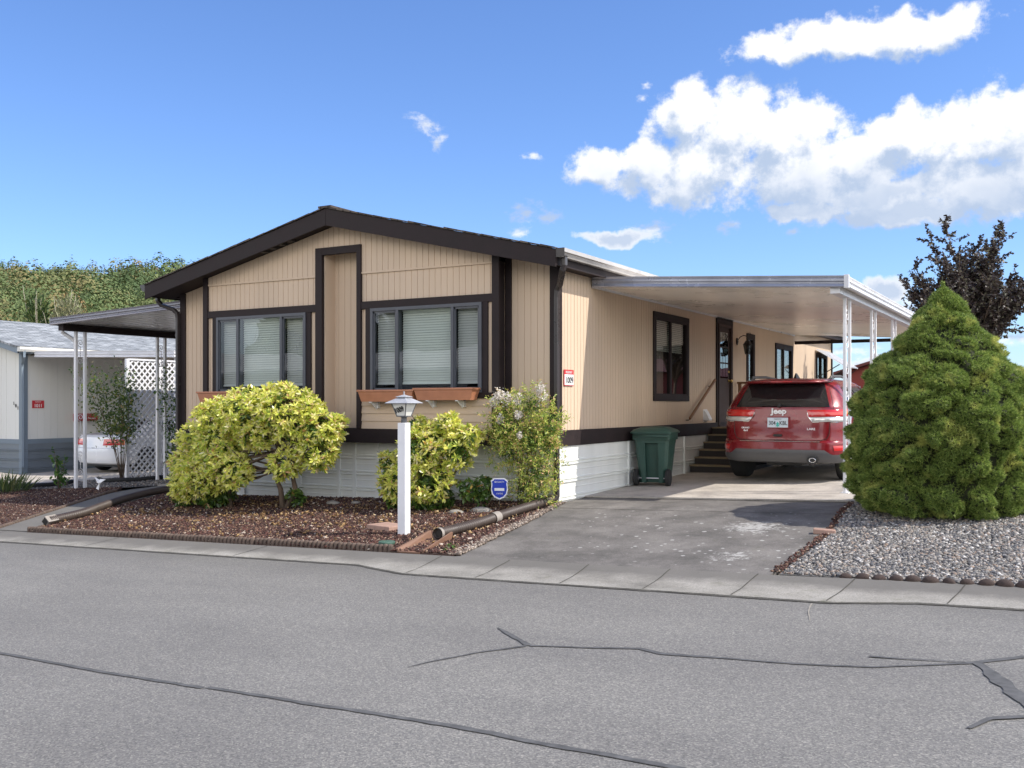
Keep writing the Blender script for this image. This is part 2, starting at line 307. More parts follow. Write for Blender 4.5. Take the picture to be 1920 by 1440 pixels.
# ------------------------------------------------------------------ mesh helpers
def tag(o, label=None, cat=None, group=None, kind=None):
    if label: o['label'] = label
    if cat: o['category'] = cat
    if group: o['group'] = group
    if kind: o['kind'] = kind
    return o
def thing(name, label, cat, loc=(0, 0, 0), rz=0., group=None):
    o = bpy.data.objects.new(name, None); COL.objects.link(o); o.empty_display_size = .1
    o.location = loc; o.rotation_euler = (0, 0, rz)
    return tag(o, label, cat, group)
class MB:
    def __init__(s): s.v = []; s.f = []; s.m = []
    def add(s, vs, fs, m=0):
        k = len(s.v); s.v += [tuple(p) for p in vs]; s.f += [tuple(i + k for i in f) for f in fs]; s.m += [m] * len(fs)
    def box(s, x0, x1, y0, y1, z0, z1, m=0, M=None):
        vs = [(x, y, z) for x in (x0, x1) for y in (y0, y1) for z in (z0, z1)]
        if M is not None: vs = [M @ Vector(p) for p in vs]
        s.add(vs, [(0, 1, 3, 2), (4, 6, 7, 5), (0, 4, 5, 1), (2, 3, 7, 6), (0, 2, 6, 4), (1, 5, 7, 3)], m); return s
    def poly(s, pts, m=0): s.add(pts, [tuple(range(len(pts)))], m); return s
    def prism(s, prof, axis, a0, a1, m=0):
        n = len(prof)
        def P(p, a): return {'x': (a, p[0], p[1]), 'y': (p[0], a, p[1]), 'z': (p[0], p[1], a)}[axis]
        s.add([P(p, a0) for p in prof] + [P(p, a1) for p in prof], [(i, (i + 1) % n, (i + 1) % n + n, i + n) for i in range(n)] + [tuple(range(n))[::-1], tuple(range(n, 2 * n))], m); return s
    def beam(s, a, b, w, h, m=0):
        a, b = Vector(a), Vector(b); d = (b - a); L = d.length; d.normalize()
        q = d.to_track_quat('Y', 'Z').to_matrix().to_4x4(); q.translation = a
        return s.box(-w / 2, w / 2, 0, L, -h / 2, h / 2, m, q)
    def tube(s, pts, r, n=8, m=0, caps=True):
        pts = [Vector(p) for p in pts]; k = len(pts)
        rr = r if isinstance(r, (list, tuple)) else [r] * k
        tg = [(pts[min(i + 1, k - 1)] - pts[max(i - 1, 0)]).normalized() for i in range(k)]
        up = Vector((0, 0, 1)) if abs(tg[0].z) < .9 else Vector((1, 0, 0))
        vs = []; u = (up - tg[0] * up.dot(tg[0])).normalized()
        for i in range(k):
            u = (u - tg[i] * u.dot(tg[i])); u = u.normalized() if u.length > 1e-6 else Vector((1, 0, 0)); w = tg[i].cross(u)
            for j in range(n):
                a = 2 * math.pi * j / n; vs.append(pts[i] + (u * math.cos(a) + w * math.sin(a)) * rr[i])
        fs = [(i * n + j, i * n + (j + 1) % n, (i + 1) * n + (j + 1) % n, (i + 1) * n + j) for i in range(k - 1) for j in range(n)]
        if caps: fs += [tuple(range(n))[::-1], tuple(range((k - 1) * n, k * n))]
        s.add(vs, fs, m); return s
    def lathe(s, prof, c=(0, 0, 0), n=20, m=0, M=None):
        vs = []
        for r, z in prof:
            for j in range(n):
                a = 2 * math.pi * j / n; p = Vector((r * math.cos(a), r * math.sin(a), z))
                if M is not None: p = M @ p
                vs.append(p + Vector(c))
        k = len(prof)
        s.add(vs, [(i * n + j, i * n + (j + 1) % n, (i + 1) * n + (j + 1) % n, (i + 1) * n + j) for i in range(k - 1) for j in range(n)] + [tuple(range(n))[::-1], tuple(range((k - 1) * n, k * n))], m); return s
    def build(s, name, mats, parent=None, smooth=False, bevel=0, loc=None, rot=None):
        me = bpy.data.meshes.new(name); me.from_pydata(s.v, [], s.f)
        for mt in (mats if isinstance(mats, (list, tuple)) else [mats]): me.materials.append(mt)
        me.polygons.foreach_set('material_index', s.m)
        if smooth: me.polygons.foreach_set('use_smooth', [True] * len(s.f))
        me.update(); o = bpy.data.objects.new(name, me); COL.objects.link(o)
        if parent is not None: o.parent = parent
        if loc: o.location = loc
        if rot: o.rotation_euler = rot
        if bevel:
            b = o.modifiers.new('bevel', 'BEVEL'); b.width = bevel; b.segments = 2; b.limit_method = 'ANGLE'
        if smooth == 'angle':
            try: me.set_sharp_from_angle(angle=R(38))
            except Exception: pass
        return o
def fast(name, V, F, mat, parent=None, smooth=False, loc=None):
    V = np.asarray(V, dtype=np.float32).reshape(-1, 3); F = np.asarray(F, dtype=np.int32)
    me = bpy.data.meshes.new(name); n, k = F.shape
    me.vertices.add(len(V)); me.vertices.foreach_set('co', V.ravel())
    me.loops.add(n * k); me.loops.foreach_set('vertex_index', F.ravel())
    me.polygons.add(n); me.polygons.foreach_set('loop_start', np.arange(0, n * k, k, dtype=np.int32))
    if smooth: me.polygons.foreach_set('use_smooth', np.ones(n, dtype=bool))
    me.materials.append(mat); me.update(calc_edges=True); me.validate()
    o = bpy.data.objects.new(name, me); COL.objects.link(o)
    if parent is not None: o.parent = parent
    if loc: o.location = loc
    return o
def text(name, s, size, mat, parent, loc, rot, depth=.002, sx=1., align='CENTER', bold=0.):
    cu = bpy.data.curves.new(name, 'FONT'); cu.body = s; cu.size = size; cu.extrude = depth; cu.align_x = align; cu.offset = bold
    cu.resolution_u = 3
    t = bpy.data.objects.new(name + '_tmp', cu); COL.objects.link(t)
    dg = bpy.context.evaluated_depsgraph_get(); me = bpy.data.meshes.new_from_object(t.evaluated_get(dg)); me.name = name
    bpy.data.objects.remove(t)
    me.materials.clear(); me.materials.append(mat)
    o = bpy.data.objects.new(name, me); COL.objects.link(o); o.parent = parent; o.location = loc; o.rotation_euler = rot; o.scale = (sx, 1, 1)
    return o

# ------------------------------------------------------------------ ground
def gm(y):
    if y >= 0: return .015 * min(y, 20)
    if y > -3.14: return .086 * y
    if y > -3.75: return -.27 + (y + 3.14) * .082
    return -.32
def gz(x, y):
    x = max(-20, min(20, x))
    return .03 * x + .25 * (gm(y - .12) + 2 * gm(y) + gm(y + .12))
def patch(name, poly, mat, dz, step=.3, skirt=0., kind='structure', label=None, cat=None, bumpy=0.):
    xs = [p[0] for p in poly]; ys = [p[1] for p in poly]
    B = []
    for i, p in enumerate(poly):
        q = poly[(i + 1) % len(poly)]; L = math.hypot(q[0] - p[0], q[1] - p[1]); n = max(1, int(L / step))
        B += [(p[0] + (q[0] - p[0]) * t / n, p[1] + (q[1] - p[1]) * t / n) for t in range(n)]
    def inside(x, y):
        c = False; j = len(poly) - 1
        for i in range(len(poly)):
            if (poly[i][1] > y) != (poly[j][1] > y) and x < (poly[j][0] - poly[i][0]) * (y - poly[i][1]) / (poly[j][1] - poly[i][1]) + poly[i][0]: c = not c
            j = i
        return c
    I = [(i * step, j * step) for i in range(int(min(xs) / step) - 1, int(max(xs) / step) + 2) for j in range(int(min(ys) / step) - 1, int(max(ys) / step) + 2) if inside(i * step, j * step)]
    pts = [Vector(p) for p in B + I]
    r = delaunay_2d_cdt(pts, [], [list(range(len(B)))], 1, 1e-5)
    vs = [(v.x, v.y, gz(v.x, v.y) + dz + (bumpy * noise.noise((v.x * 1.7, v.y * 1.7, 3.)) if bumpy else 0)) for v in r[0]]; fs = [tuple(f) for f in r[2]]
    mb = MB(); mb.add(vs, fs)
    if skirt:
        n = len(B)
        top = [(x, y, gz(x, y) + dz) for x, y in B]; bot = [(x, y, gz(x, y) + dz - skirt) for x, y in B]
        mb.add(top + bot, [(i, (i + 1) % n, (i + 1) % n + n, i + n) for i in range(n)])
    o = mb.build(name, mat)
    return tag(o, label, cat, None, kind)

# far base ground, finely divided near the house
ax = [-9000, -3000, -900, -300, -100, -50] + [i * 1.0 for i in range(-35, 36)] + [60, 120, 300, 900, 3000, 9000]
ay = [-3000, -900, -200, -60, -30] + [i * 1. for i in range(-20, -5)] + [-5 + i * .25 for i in range(28)] + [i * 1. for i in range(2, 36)] + [50, 80, 150, 400, 1200, 4000, 9000]
mb = MB(); nx, ny = len(ax), len(ay)
mb.add([(x, y, gz(x, y) - .05) for x in ax for y in ay], [(i * ny + j, (i + 1) * ny + j, (i + 1) * ny + j + 1, i * ny + j + 1) for i in range(nx - 1) for j in range(ny - 1)])
tag(mb.build('ground', dirt), kind='structure')

XS = [-34, -16, -9, -2, -.3, .4]
patch('road', [(-45, -3.7), (-7, -3.7), (-.4, -3.73), (.4, -4.03), (4.4, -4.03), (5.0, -3.82), (6, -3.8), (45, -3.8), (45, -11.2), (-45, -11.2)], asph, .0, .5)
patch('sidewalk', [(-45, -3.12), (-7.0, -3.12), (.42, -3.16), (3.72, -3.2), (5.8, -3.12), (45, -3.12), (45, -3.8), (6, -3.8), (5.0, -3.82), (4.4, -4.03), (.4, -4.03), (-.4, -3.73), (-7, -3.7), (-45, -3.7)], conc_walk, .012, .3, .05)
patch('far_sidewalk', [(-45, -11.2), (45, -11.2), (45, -11.9), (-45, -11.9)], conc_walk, .012, .5, .05)
patch('driveway', [(.42, -3.15), (3.72, -3.19), (3.80, -1.4), (3.62, .8), (0, .8), (0, 0), (.07, 0), (.22, -1.3)], conc_drive, .008, .3, .04)
patch('carport_slab', [(0, .8), (3.75, .8), (3.75, 14), (0, 14)], conc_slab, .035, .4, .08)
patch('front_path', [(-7.5, -3.1), (-6.78, -3.1), (-7.35, -1.4), (-7.75, .5), (-7.75, 1.5), (-9.35, 1.5), (-9.2, .6), (-8.6, -.8)], conc_walk, .02, .3, .06)
patch('neighbour_driveway', [(-17.6, -3.1), (-12.9, -3.1), (-12.7, 15), (-17.6, 15)], conc_slab, .0, .5, .05)
patch('patio_slab', [(-9.5, 1.5), (-7.1, 1.5), (-7.1, 9), (-9.5, 9)], conc_slab, .03, .5, .05)
BED = [(-6.73, -3.12), (.38, -3.12), (.20, -1.5), (.02, 0), (-7.13, 0), (-7.1, .6), (-7.7, .6), (-7.33, -1.2)]
BED2 = [(-12.85, -3.12), (-7.55, -3.12), (-8.65, -.8), (-9.28, .3), (-9.9, 1.0), (-12.75, -.2)]
GRV = [(3.78, -3.12), (13, -3.12), (13, 14), (3.78, 14), (3.66, .8), (3.84, -1.4)]
BED3 = [(-12.75, -.2), (-9.9, 1.0), (-9.4, 1.6), (-9.55, 9), (-12.6, 9)]
patch('planting_bed', BED, soil, .018, .2, .06, bumpy=.01)
patch('side_bed', BED2, soil, .02, .3, .05)
patch('gravel_bed', GRV, paint('gravel_base', (.13, .125, .12), .9, .3, 20, .004, 50), .0, .4, .0)
patch('side_gravel_bed', BED3, MATS['gravel_base'], .012, .4)

# crack seal and slab joints: thin sheets on the road
def strip_on_ground(name, pts, ws, dz, mat, rough=.25):
    P = []; rnd = random.Random(len(pts))
    for (a, b), wa, wb in zip(zip(pts, pts[1:]), ws, ws[1:]):
        n = max(2, int(math.dist(a, b) / .05))
        for t in range(n): P.append((a[0] + (b[0] - a[0]) * t / n, a[1] + (b[1] - a[1]) * t / n, wa + (wb - wa) * t / n))
    P.append((*pts[-1], ws[-1])); L = []; Rr = []
    for i, (x, y, w) in enumerate(P):
        q = P[min(i + 1, len(P) - 1)]; p = P[max(i - 1, 0)]; d = Vector((q[0] - p[0], q[1] - p[1])).normalized()
        j = .012 * noise.noise((x * 3, y * 3, 1.)); w = w * (.72 if name == 'road_crack_seal' else 1); w1 = w * (1 + rough * noise.noise((x * 9, y * 9, 5.))); w2 = w * (1 + rough * noise.noise((x * 9, y * 9, 8.)))
        a = (x - d.y * w1 / 2 - d.y * j, y + d.x * w1 / 2 + d.x * j); b = (x + d.y * w2 / 2 - d.y * j, y - d.x * w2 / 2 + d.x * j)
        L.append((*a, gz(*a) + dz)); Rr.append((*b, gz(*b) + dz))
    n = len(P); mb = MB(); mb.add(L + Rr, [(i, i + 1, i + 1 + n, i + n) for i in range(n - 1)])
    return tag(mb.build(name, mat), kind='structure')
strip_on_ground('road_crack_seal', [(-6, -7.6), (-3, -7.7), (-0.2, -7.79), (.95, -7.84), (1.76, -7.84)], [.05, .05, .05, .055, .05], .005, seal_m, .5)
strip_on_ground('road_crack_seal', [(1.78, -7.82), (2.62, -7.83), (3.37, -7.83), (4.44, -7.9), (8, -8.1)], [.05, .055, .06, .06, .06], .005, seal_m, .5)
strip_on_ground('road_crack_seal', [(2.56, -6.98), (2.65, -6.73), (2.76, -6.48), (2.95, -6.21)], [.01, .03, .03, .05], .005, seal_m)
strip_on_ground('road_crack_seal', [(2.97, -6.2), (3.33, -6.1), (3.65, -5.99), (3.82, -6.06), (4.34, -6.01), (4.65, -5.98), (5.05, -5.89), (5.31, -5.72), (5.55, -5.55), (5.79, -5.29), (6.4, -4.8)], [.045, .04, .06, .07, .04, .045, .04, .03, .07, .07, .06], .005, seal_m)
strip_on_ground('road_crack_seal', [(2.5, -5.8), (2.64, -5.93), (2.82, -6.07), (2.96, -6.19)], [.012, .06, .05, .06], .006, seal_m, .5)
strip_on_ground('road_crack_seal', [(5.56, -5.56), (5.68, -5.84), (5.77, -6.14), (5.83, -6.32), (5.98, -6.95)], [.08, .13, .12, .07, .04], .006, seal_m, .6)
strip_on_ground('road_crack_seal', [(4.98, -5.64), (5.19, -5.62), (5.5, -5.57)], [.05, .03, .02], .007, seal_m)
strip_on_ground('road_crack_seal', [(5.62, -6.85), (5.70, -6.66), (5.84, -6.57), (6.3, -6.5)], [.03, .05, .06, .06], .007, seal_m)
joint_m = paint('joint_dark', (.06, .055, .045), .9, .3, 20)
for i, (a, b) in enumerate([((0.40, -4.0), (0.27, -3.18)), ((1.2, -4.02), (1.10, -3.2)), ((2.08, -4.02), (1.98, -3.2)), ((2.86, -4.02), (2.8, -3.2)), ((3.63, -4.02), (3.62, -3.2)), ((4.38, -4.0), (4.44, -3.2)), ((5.22, -3.81), (5.29, -3.14)), ((-2.2, -3.71), (-2.2, -3.16)), ((-4.8, -3.70), (-4.8, -3.15)), ((-7.2, -3.68), (-7.2, -3.15))]):
    strip_on_ground('pavement_joint', [a, b], [.012, .012], .016, joint_m)
strip_on_ground('driveway_joint', [(.12, -.33), (3.7, -.30)], [.014, .012], .012, joint_m, .5)
strip_on_ground('gutter_seam', [(-20, -3.72), (-7, -3.72), (-.4, -3.75), (.4, -4.05), (4.4, -4.05), (5.0, -3.84), (6, -3.82), (14, -3.82)], [.03] * 8, .006, joint_m, .9)
strip_on_ground('slab_edge_shade_strip', [(.02, .79), (3.7, .79)], [.02, .02], .016, joint_m, .8)  # flat dark strip painted in as the shade of the slab step
strip_on_ground('road_hairline_crack', [(4.30, -4.10), (4.33, -4.4), (4.42, -4.75)], [.012, .008, .004], .005, paint('crack_pale', (.32, .29, .24), .9, .2, 20), .8)

# ---- loose stones and chips
tanpeb_m = islandmat('tan_pebbles', [(0., (.05, .04, .035)), (.4, (.16, .12, .095)), (.8, (.30, .24, .19)), (1., (.46, .40, .34))])
litter_m = islandmat('leaf_litter', [(0., (.10, .05, .02)), (.5, (.26, .15, .06)), (.85, (.40, .27, .13)), (1., (.55, .42, .25))])
def in_poly(xy, poly):
    x, y = xy[:, 0], xy[:, 1]; c = np.zeros(len(xy), bool); j = len(poly) - 1
    for i in range(len(poly)):
        xi, yi = poly[i]; xj, yj = poly[j]
        cond = ((yi > y) != (yj > y)); t = (xj - xi) * (y - yi) / ((yj - yi) or 1e-9) + xi
        c ^= cond & (x < t); j = i
    return c
def rotmats(n):
    q = RNG.normal(size=(n, 4)); q /= np.linalg.norm(q, axis=1)[:, None]; w, x, y, z = q.T
    return np.stack([1-2*(y*y+z*z), 2*(x*y-z*w), 2*(x*z+y*w), 2*(x*y+z*w), 1-2*(x*x+z*z), 2*(y*z-x*w), 2*(x*z-y*w), 2*(y*z+x*w), 1-2*(x*x+y*y)], axis=1).reshape(n, 3, 3)
PHI = (1 + 5 ** .5) / 2
ICO = np.array([(-1, PHI, 0), (1, PHI, 0), (-1, -PHI, 0), (1, -PHI, 0), (0, -1, PHI), (0, 1, PHI), (0, -1, -PHI), (0, 1, -PHI), (PHI, 0, -1), (PHI, 0, 1), (-PHI, 0, -1), (-PHI, 0, 1)]) / (1 + PHI * PHI) ** .5
ICOF = np.array([(0, 11, 5), (0, 5, 1), (0, 1, 7), (0, 7, 10), (0, 10, 11), (1, 5, 9), (5, 11, 4), (11, 10, 2), (10, 7, 6), (7, 1, 8), (3, 9, 4), (3, 4, 2), (3, 2, 6), (3, 6, 8), (3, 8, 9), (4, 9, 5), (2, 4, 11), (6, 2, 10), (8, 6, 7), (9, 8, 1)])
OCT = np.array([(1, 0, 0), (-1, 0, 0), (0, 1, 0), (0, -1, 0), (0, 0, 1), (0, 0, -1)], float)
OCTF = np.array([(0, 2, 4), (2, 1, 4), (1, 3, 4), (3, 0, 4), (2, 0, 5), (1, 2, 5), (3, 1, 5), (0, 3, 5)])
def scatter(name, poly, n, rmin, rmax, base, faces, mat, flat, dz, label, cat, smooth=False, weight=None):
    xs = [p[0] for p in poly]; ys = [p[1] for p in poly]
    P = np.stack([RNG.uniform(min(xs), max(xs), n), RNG.uniform(min(ys), max(ys), n)], axis=1); P = P[in_poly(P, poly)]
    if weight is not None: P = P[RNG.random(len(P)) < np.array([weight(x, y) for x, y in P])]
    n = len(P); Z = np.array([gz(x, y) for x, y in P]) + dz + RNG.uniform(0, rmin, n)
    r = (rmin + (rmax - rmin) * RNG.random(n) ** 1.8) * RNG.uniform(.8, 1.2, n)
    sc = np.stack([RNG.uniform(.8, 1.3, n), RNG.uniform(.7, 1.1, n), RNG.uniform(*flat, n)], axis=1) * r[:, None]
    V = base[None] * sc[:, None, :]; V = V * (1 + RNG.uniform(-.15, .15, (n, len(base), 1)))
    tilt = rotmats(n)
    V = np.einsum('nij,nkj->nki', tilt, V)
    V[:, :, 2] *= .8
    V += np.stack([P[:, 0], P[:, 1], Z], axis=1)[:, None, :]
    F = faces[None] + (np.arange(n) * len(base))[:, None, None]
    o = fast(name, V, F.reshape(-1, 3), mat, smooth=smooth)
    return tag(o, label, cat, kind='stuff')
near = [(3.80, -3.10), (7.2, -3.10), (8.5, 1.2), (3.66, 1.2), (3.86, -1.4)]
scatter('gravel', near, 75000, .008, .023, ICO, ICOF, peb_m, (.5, .9), .004, 'grey and tan river gravel spread under the cone shaped evergreen', 'gravel', True)
scatter('mulch_chips', BED, 90000, .006, .030, OCT, OCTF, mulch_m, (.25, .6), .028, 'dark red lava rock and bark mulch in front of the tan home', 'mulch')
scatter('mulch_chips', BED2, 30000, .008, .018, OCT, OCTF, mulch_m, (.3, .6), .022, 'dark red lava rock in the bed left of the front path', 'mulch')
scatter('gravel', BED3, 14000, .012, .022, OCT, OCTF, peb_m, (.4, .8), .016, 'grey pebbles around the left ornamental porch posts', 'gravel')
scatter('border_pebbles', [(.28, -3.12), (.46, -3.12), (.30, -1.4), (.10, .05), (0, .05), (.14, -1.4)], 7000, .009, .024, ICO, ICOF, tanpeb_m, (.5, .8), .02, 'row of tan pebbles between the mulch and the driveway', 'pebbles', True)
scatter('border_pebbles', [(3.69, -3.12), (3.80, -3.12), (3.86, -1.4), (3.70, .8), (3.62, .8), (3.77, -1.4)], 1500, .008, .02, ICO, ICOF, mulch_m, (.5, .8), .012, 'reddish rock bits along the right edge of the driveway', 'pebbles', True)

def litter_w(x, y): return max(0., min(1., .5 + 1.6 * noise.noise((x * 1.3, y * 2.2, 4.)))) * (1. if y > -2.2 else .35)
scatter('leaf_litter', [(-6.9, -2.9), (0, -2.9), (.1, -.1), (-7.0, -.1)], 3800, .012, .034, OCT, OCTF, litter_m, (.06, .15), .045, 'dry tan fallen leaves scattered over the mulch below the bushes', 'fallen leaves', weight=litter_w)

# ------------------------------------------------------------------ the home
EZ, RX, RZ, SLP = 3.33, -3.57, 4.23, .2336
def zr(x): return RZ - abs(x - RX) * SLP
home = thing('manufactured_home', 'tan manufactured home with dark brown trim and low gable roof', 'house')
def siding(mb, ax, a0, a1, z0, zt, plane, inward, pitch=.1016, g=.009, d=.007, m=0, phase=0.):
    f = zt if callable(zt) else (lambda a: zt)
    cuts = [a0]; gro = set(); k = math.ceil((a0 + 1e-6 - phase) / pitch)
    while phase + k * pitch < a1 - .012: 
        c = phase + k * pitch
        if c > a0 + .012: cuts += [c, c + g * (1.7 if k % 12 == 5 else 1)]; gro.add(c)
        k += 1
    cuts.append(a1)
    if ax == 'x' and callable(zt) and a0 < RX < a1: cuts = sorted(cuts + [RX])
    P = (lambda a, o, z: (a, plane + inward * o, z)) if ax == 'x' else (lambda a, o, z: (plane + inward * o, a, z))
    # groove cells are the narrow ones
    for a, b in zip(cuts, cuts[1:]):
        if b - a < 1e-6: continue
        if a in gro and b - a < .02:
            mb.add([P(a, 0, z0), P(a + .001, d, z0), P(b - .001, d, z0), P(b, 0, z0), P(a, 0, f(a)), P(a + .001, d, f(a)), P(b - .001, d, f(b)), P(b, 0, f(b))], [(0, 1, 5, 4), (1, 2, 6, 5), (2, 3, 7, 6)], m)
        else: mb.add([P(a, 0, z0), P(b, 0, z0), P(b, 0, f(b)), P(a, 0, f(a))], [(0, 1, 2, 3)], m)
zu = lambda x: zr(x) - .20
mb = MB(); BY = -.22
# recessed ends
siding(mb, 'x', -7.13, -6.36, .98, zu, 0, 1); siding(mb, 'x', -.76, 0, .98, zu, 0, 1)
# bay: gable part in two lifts, with a niche between
siding(mb, 'x', -6.36, -4.01, 2.80, lambda x: 3.30, BY, 1); siding(mb, 'x', -3.12, -.82, 2.80, lambda x: 3.30, BY, 1)
mb.box(-6.28, -3.995, BY - .022, BY - .001, 3.262, 3.289); mb.box(-3.12, -.87, BY - .022, BY - .001, 3.262, 3.289)
siding(mb, 'x', -6.36, -4.01, 3.285, lambda x: max(3.29, zu(x)), BY - .012, 1); siding(mb, 'x', -3.12, -.82, 3.285, lambda x: max(3.29, zu(x)), BY - .012, 1)
siding(mb, 'x', -4.01, -3.12, 3.68, zu, BY - .012, 1)
# slivers beside the windows
for a, b in ((-6.36, -6.17), (-4.09, -4.0), (-3.12, -3.03), (-1.03, -.82)): siding(mb, 'x', a, b, 1.40, 2.80, BY, 1, phase=.05)
# niche
siding(mb, 'x', -3.86, -3.15, .98, 3.66, .03, 1, .118)
mb.box(-3.90, -3.845, BY + .02, .06, .98, 3.66)
mb.box(-3.13, -3.12, BY + .01, .06, .98, 3.66)
# bay returns
mb.box(-6.37, -6.36, BY, .0, .98, 3.5); mb.box(-.82, -.81, BY, 0, .98, 3.3)
# lap boards below windows
for (a, b) in ((-6.28, -4.0), (-3.12, -.87)):
    z = .98
    while z < 1.42:
        z1 = min(z + .112, 1.43); mb.add([(a, BY - .022, z), (b, BY - .022, z), (b, BY - .006, z1), (a, BY - .006, z1), (a, BY, z), (b, BY, z)], [(0, 1, 2, 3), (0, 4, 5, 1)]); z = z1
# right side wall, split round the openings
WIN = [(3.53, 5.05, 1.48, 2.78, 'slider'), (8.82, 9.22, 1.25, 2.74, 'narrow'), (11.1, 12.5, 1.5, 2.66, 'slider'), (15.2, 16.3, 1.5, 2.62, 'slider')]
DOOR = (6.80, 7.62, .92, 2.90)
ys = [0.0]; holes = sorted([(w[0], w[1], w[2], w[3]) for w in WIN] + [DOOR])
cur = 0.
for h in holes:
    siding(mb, 'y', cur, h[0], .98, 3.2, 0, -1); siding(mb, 'y', h[0], h[1], h[3], 3.2, 0, -1)
    if h[2] > .98: siding(mb, 'y', h[0], h[1], .98, h[2], 0, -1)
    cur = h[1]
siding(mb, 'y', cur, 17.07, .98, 3.2, 0, -1)
# left and back walls
siding(mb, 'y', 0, 17.07, .98, 3.2, -7.13, 1); siding(mb, 'x', -7.13, 0, .98, zu, 17.07, -1)
mb.build('wall', siding_m, home)
# belly band, skirting
b = MB()
b.box(-7.15, .02, -.03, -.0, .77, .98); b.box(-6.39, -.79, BY - .03, -.031, .77, .98)
b.box(0, .03, -.03, 17.09, .77, .985); b.box(-7.16, -7.13, -.03, 17.09, .77, .985); b.box(-7.13, 0, 17.07, 17.1, .77, .98)
b.build('belly_band', brown, home, bevel=.004)
def skirting(ax, a0, a1, plane, out, mb):
    z = .77; prof = [(z, 0)]
    for zz in (.55, .31, .07, -.17): prof += [(zz + .035, 0), (zz + .028, .022), (zz + .012, .022), (zz + .006, 0), (zz - .012, 0), (zz - .018, .022), (zz - .032, .022), (zz - .04, 0), (zz - .10, 0), (zz - .105, .004), (zz - .115, .004), (zz - .12, 0)]
    prof += [(-.6, 0)]; vs = []
    for a in (a0, a1):
        for (z, o) in prof: vs.append((a, plane + out * o, z) if ax == 'x' else (plane + out * o, a, z))
    n = len(prof); mb.add(vs, [(i, i + 1, i + 1 + n, i + n) for i in range(n - 1)])
s = MB(); skirting('x', -7.13, 0, -.015, -1, s); skirting('y', 0, 17.07, .005, 1, s); skirting('y', 0, 17.07, -7.135, -1, s)
for x in (-6.9, -5.7, -4.5, -3.72, -3.42, -2.98, -1.78, -.6, -.02): s.box(x - .028, x + .028, -.045, -.018, -.6, .77)
for y in (.02, 2.4, 4.9, 8, 11, 14): s.box(.006, .032, y - .02, y + .03, -.3, .77)
s.build('skirting', skirt_m, home)
# trim boards, one part per frame or post
F0, F1 = BY - .035, BY - .001
def tb(name, boxes):
    m_ = MB()
    for q in boxes: m_.box(*q)
    m_.build(name, brown, home, bevel=.003)
tb('bay_post', [(-6.38, -6.28, F0 - .006, F1, .981, zu(-6.38) + .02)]); tb('bay_post', [(-.87, -.755, F0 - .006, F1, .981, zu(-.78))])
tb('bay_return', [(-.82, -.80, BY, -.031, .981, 3.3)]); tb('bay_post', [(-.79, -.70, -.03, -.001, .981, zu(-.7))])
tb('niche_frame', [(-3.99, -3.86, F0 - .008, BY + .018, .981, 3.70), (-3.20, -3.12, F0 - .008, F1, .981, 3.70), (-3.86, -3.20, F0 - .006, BY + .03, 3.59, 3.70)])
for (xa, xb, a, b_) in ((-6.279, -3.991, -6.17, -4.09), (-3.119, -.871, -3.04, -.94)):
    tb('window_trim', [(xa, xb, F0, F1, 2.74, 2.85), (a, a + .10, F0 + .004, F1, 1.5, 2.74), (b_ - .09, b_, F0 + .004, F1, 1.5, 2.74), (xa, xb, F0, F1, 1.42, 1.50)])
tb('corner_trim', [(-7.17, -7.05, -.03, -.001, .981, zu(-7.1))]); tb('corner_trim', [(-.10, .03, -.03, -.001, .981, 3.22), (.001, .03, -.001, .09, .986, 3.18)]); tb('corner_trim', [(.001, .03, 16.98, 17.09, .986, 3.18)])
for (y0, y1, z0, z1, k) in WIN:
    w = .09
    tb('window_trim', [(.001, .028, y0 - w, y1 + w, z1, z1 + w), (.001, .026, y0 - w, y0, z0, z1), (.001, .026, y1, y1 + w, z0, z1), (.001, .028, y0 - w, y1 + w, z0 - w, z0)])
y0, y1, z0, z1 = DOOR
tb('door_trim', [(.001, .03, y0 - .1, y1 + .1, z1, z1 + .13), (.001, .028, y0 - .1, y0, .986, z1), (.001, .028, y1, y1 + .1, .986, z1)])
def cavity(x0, x1, y0, y1, z0, z1, open_, parent):
    c = [(x0, y0, z0), (x1, y0, z0), (x1, y1, z0), (x0, y1, z0), (x0, y0, z1), (x1, y0, z1), (x1, y1, z1), (x0, y1, z1)]
    f = {'b': (0, 1, 2, 3), 't': (4, 5, 6, 7), 'f': (0, 1, 5, 4), 'r': (1, 2, 6, 5), 'k': (2, 3, 7, 6), 'l': (3, 0, 4, 7)}; f.pop(open_)
    m_ = MB(); m_.add(c, list(f.values())); m_.build('room_interior', dark_in, parent)

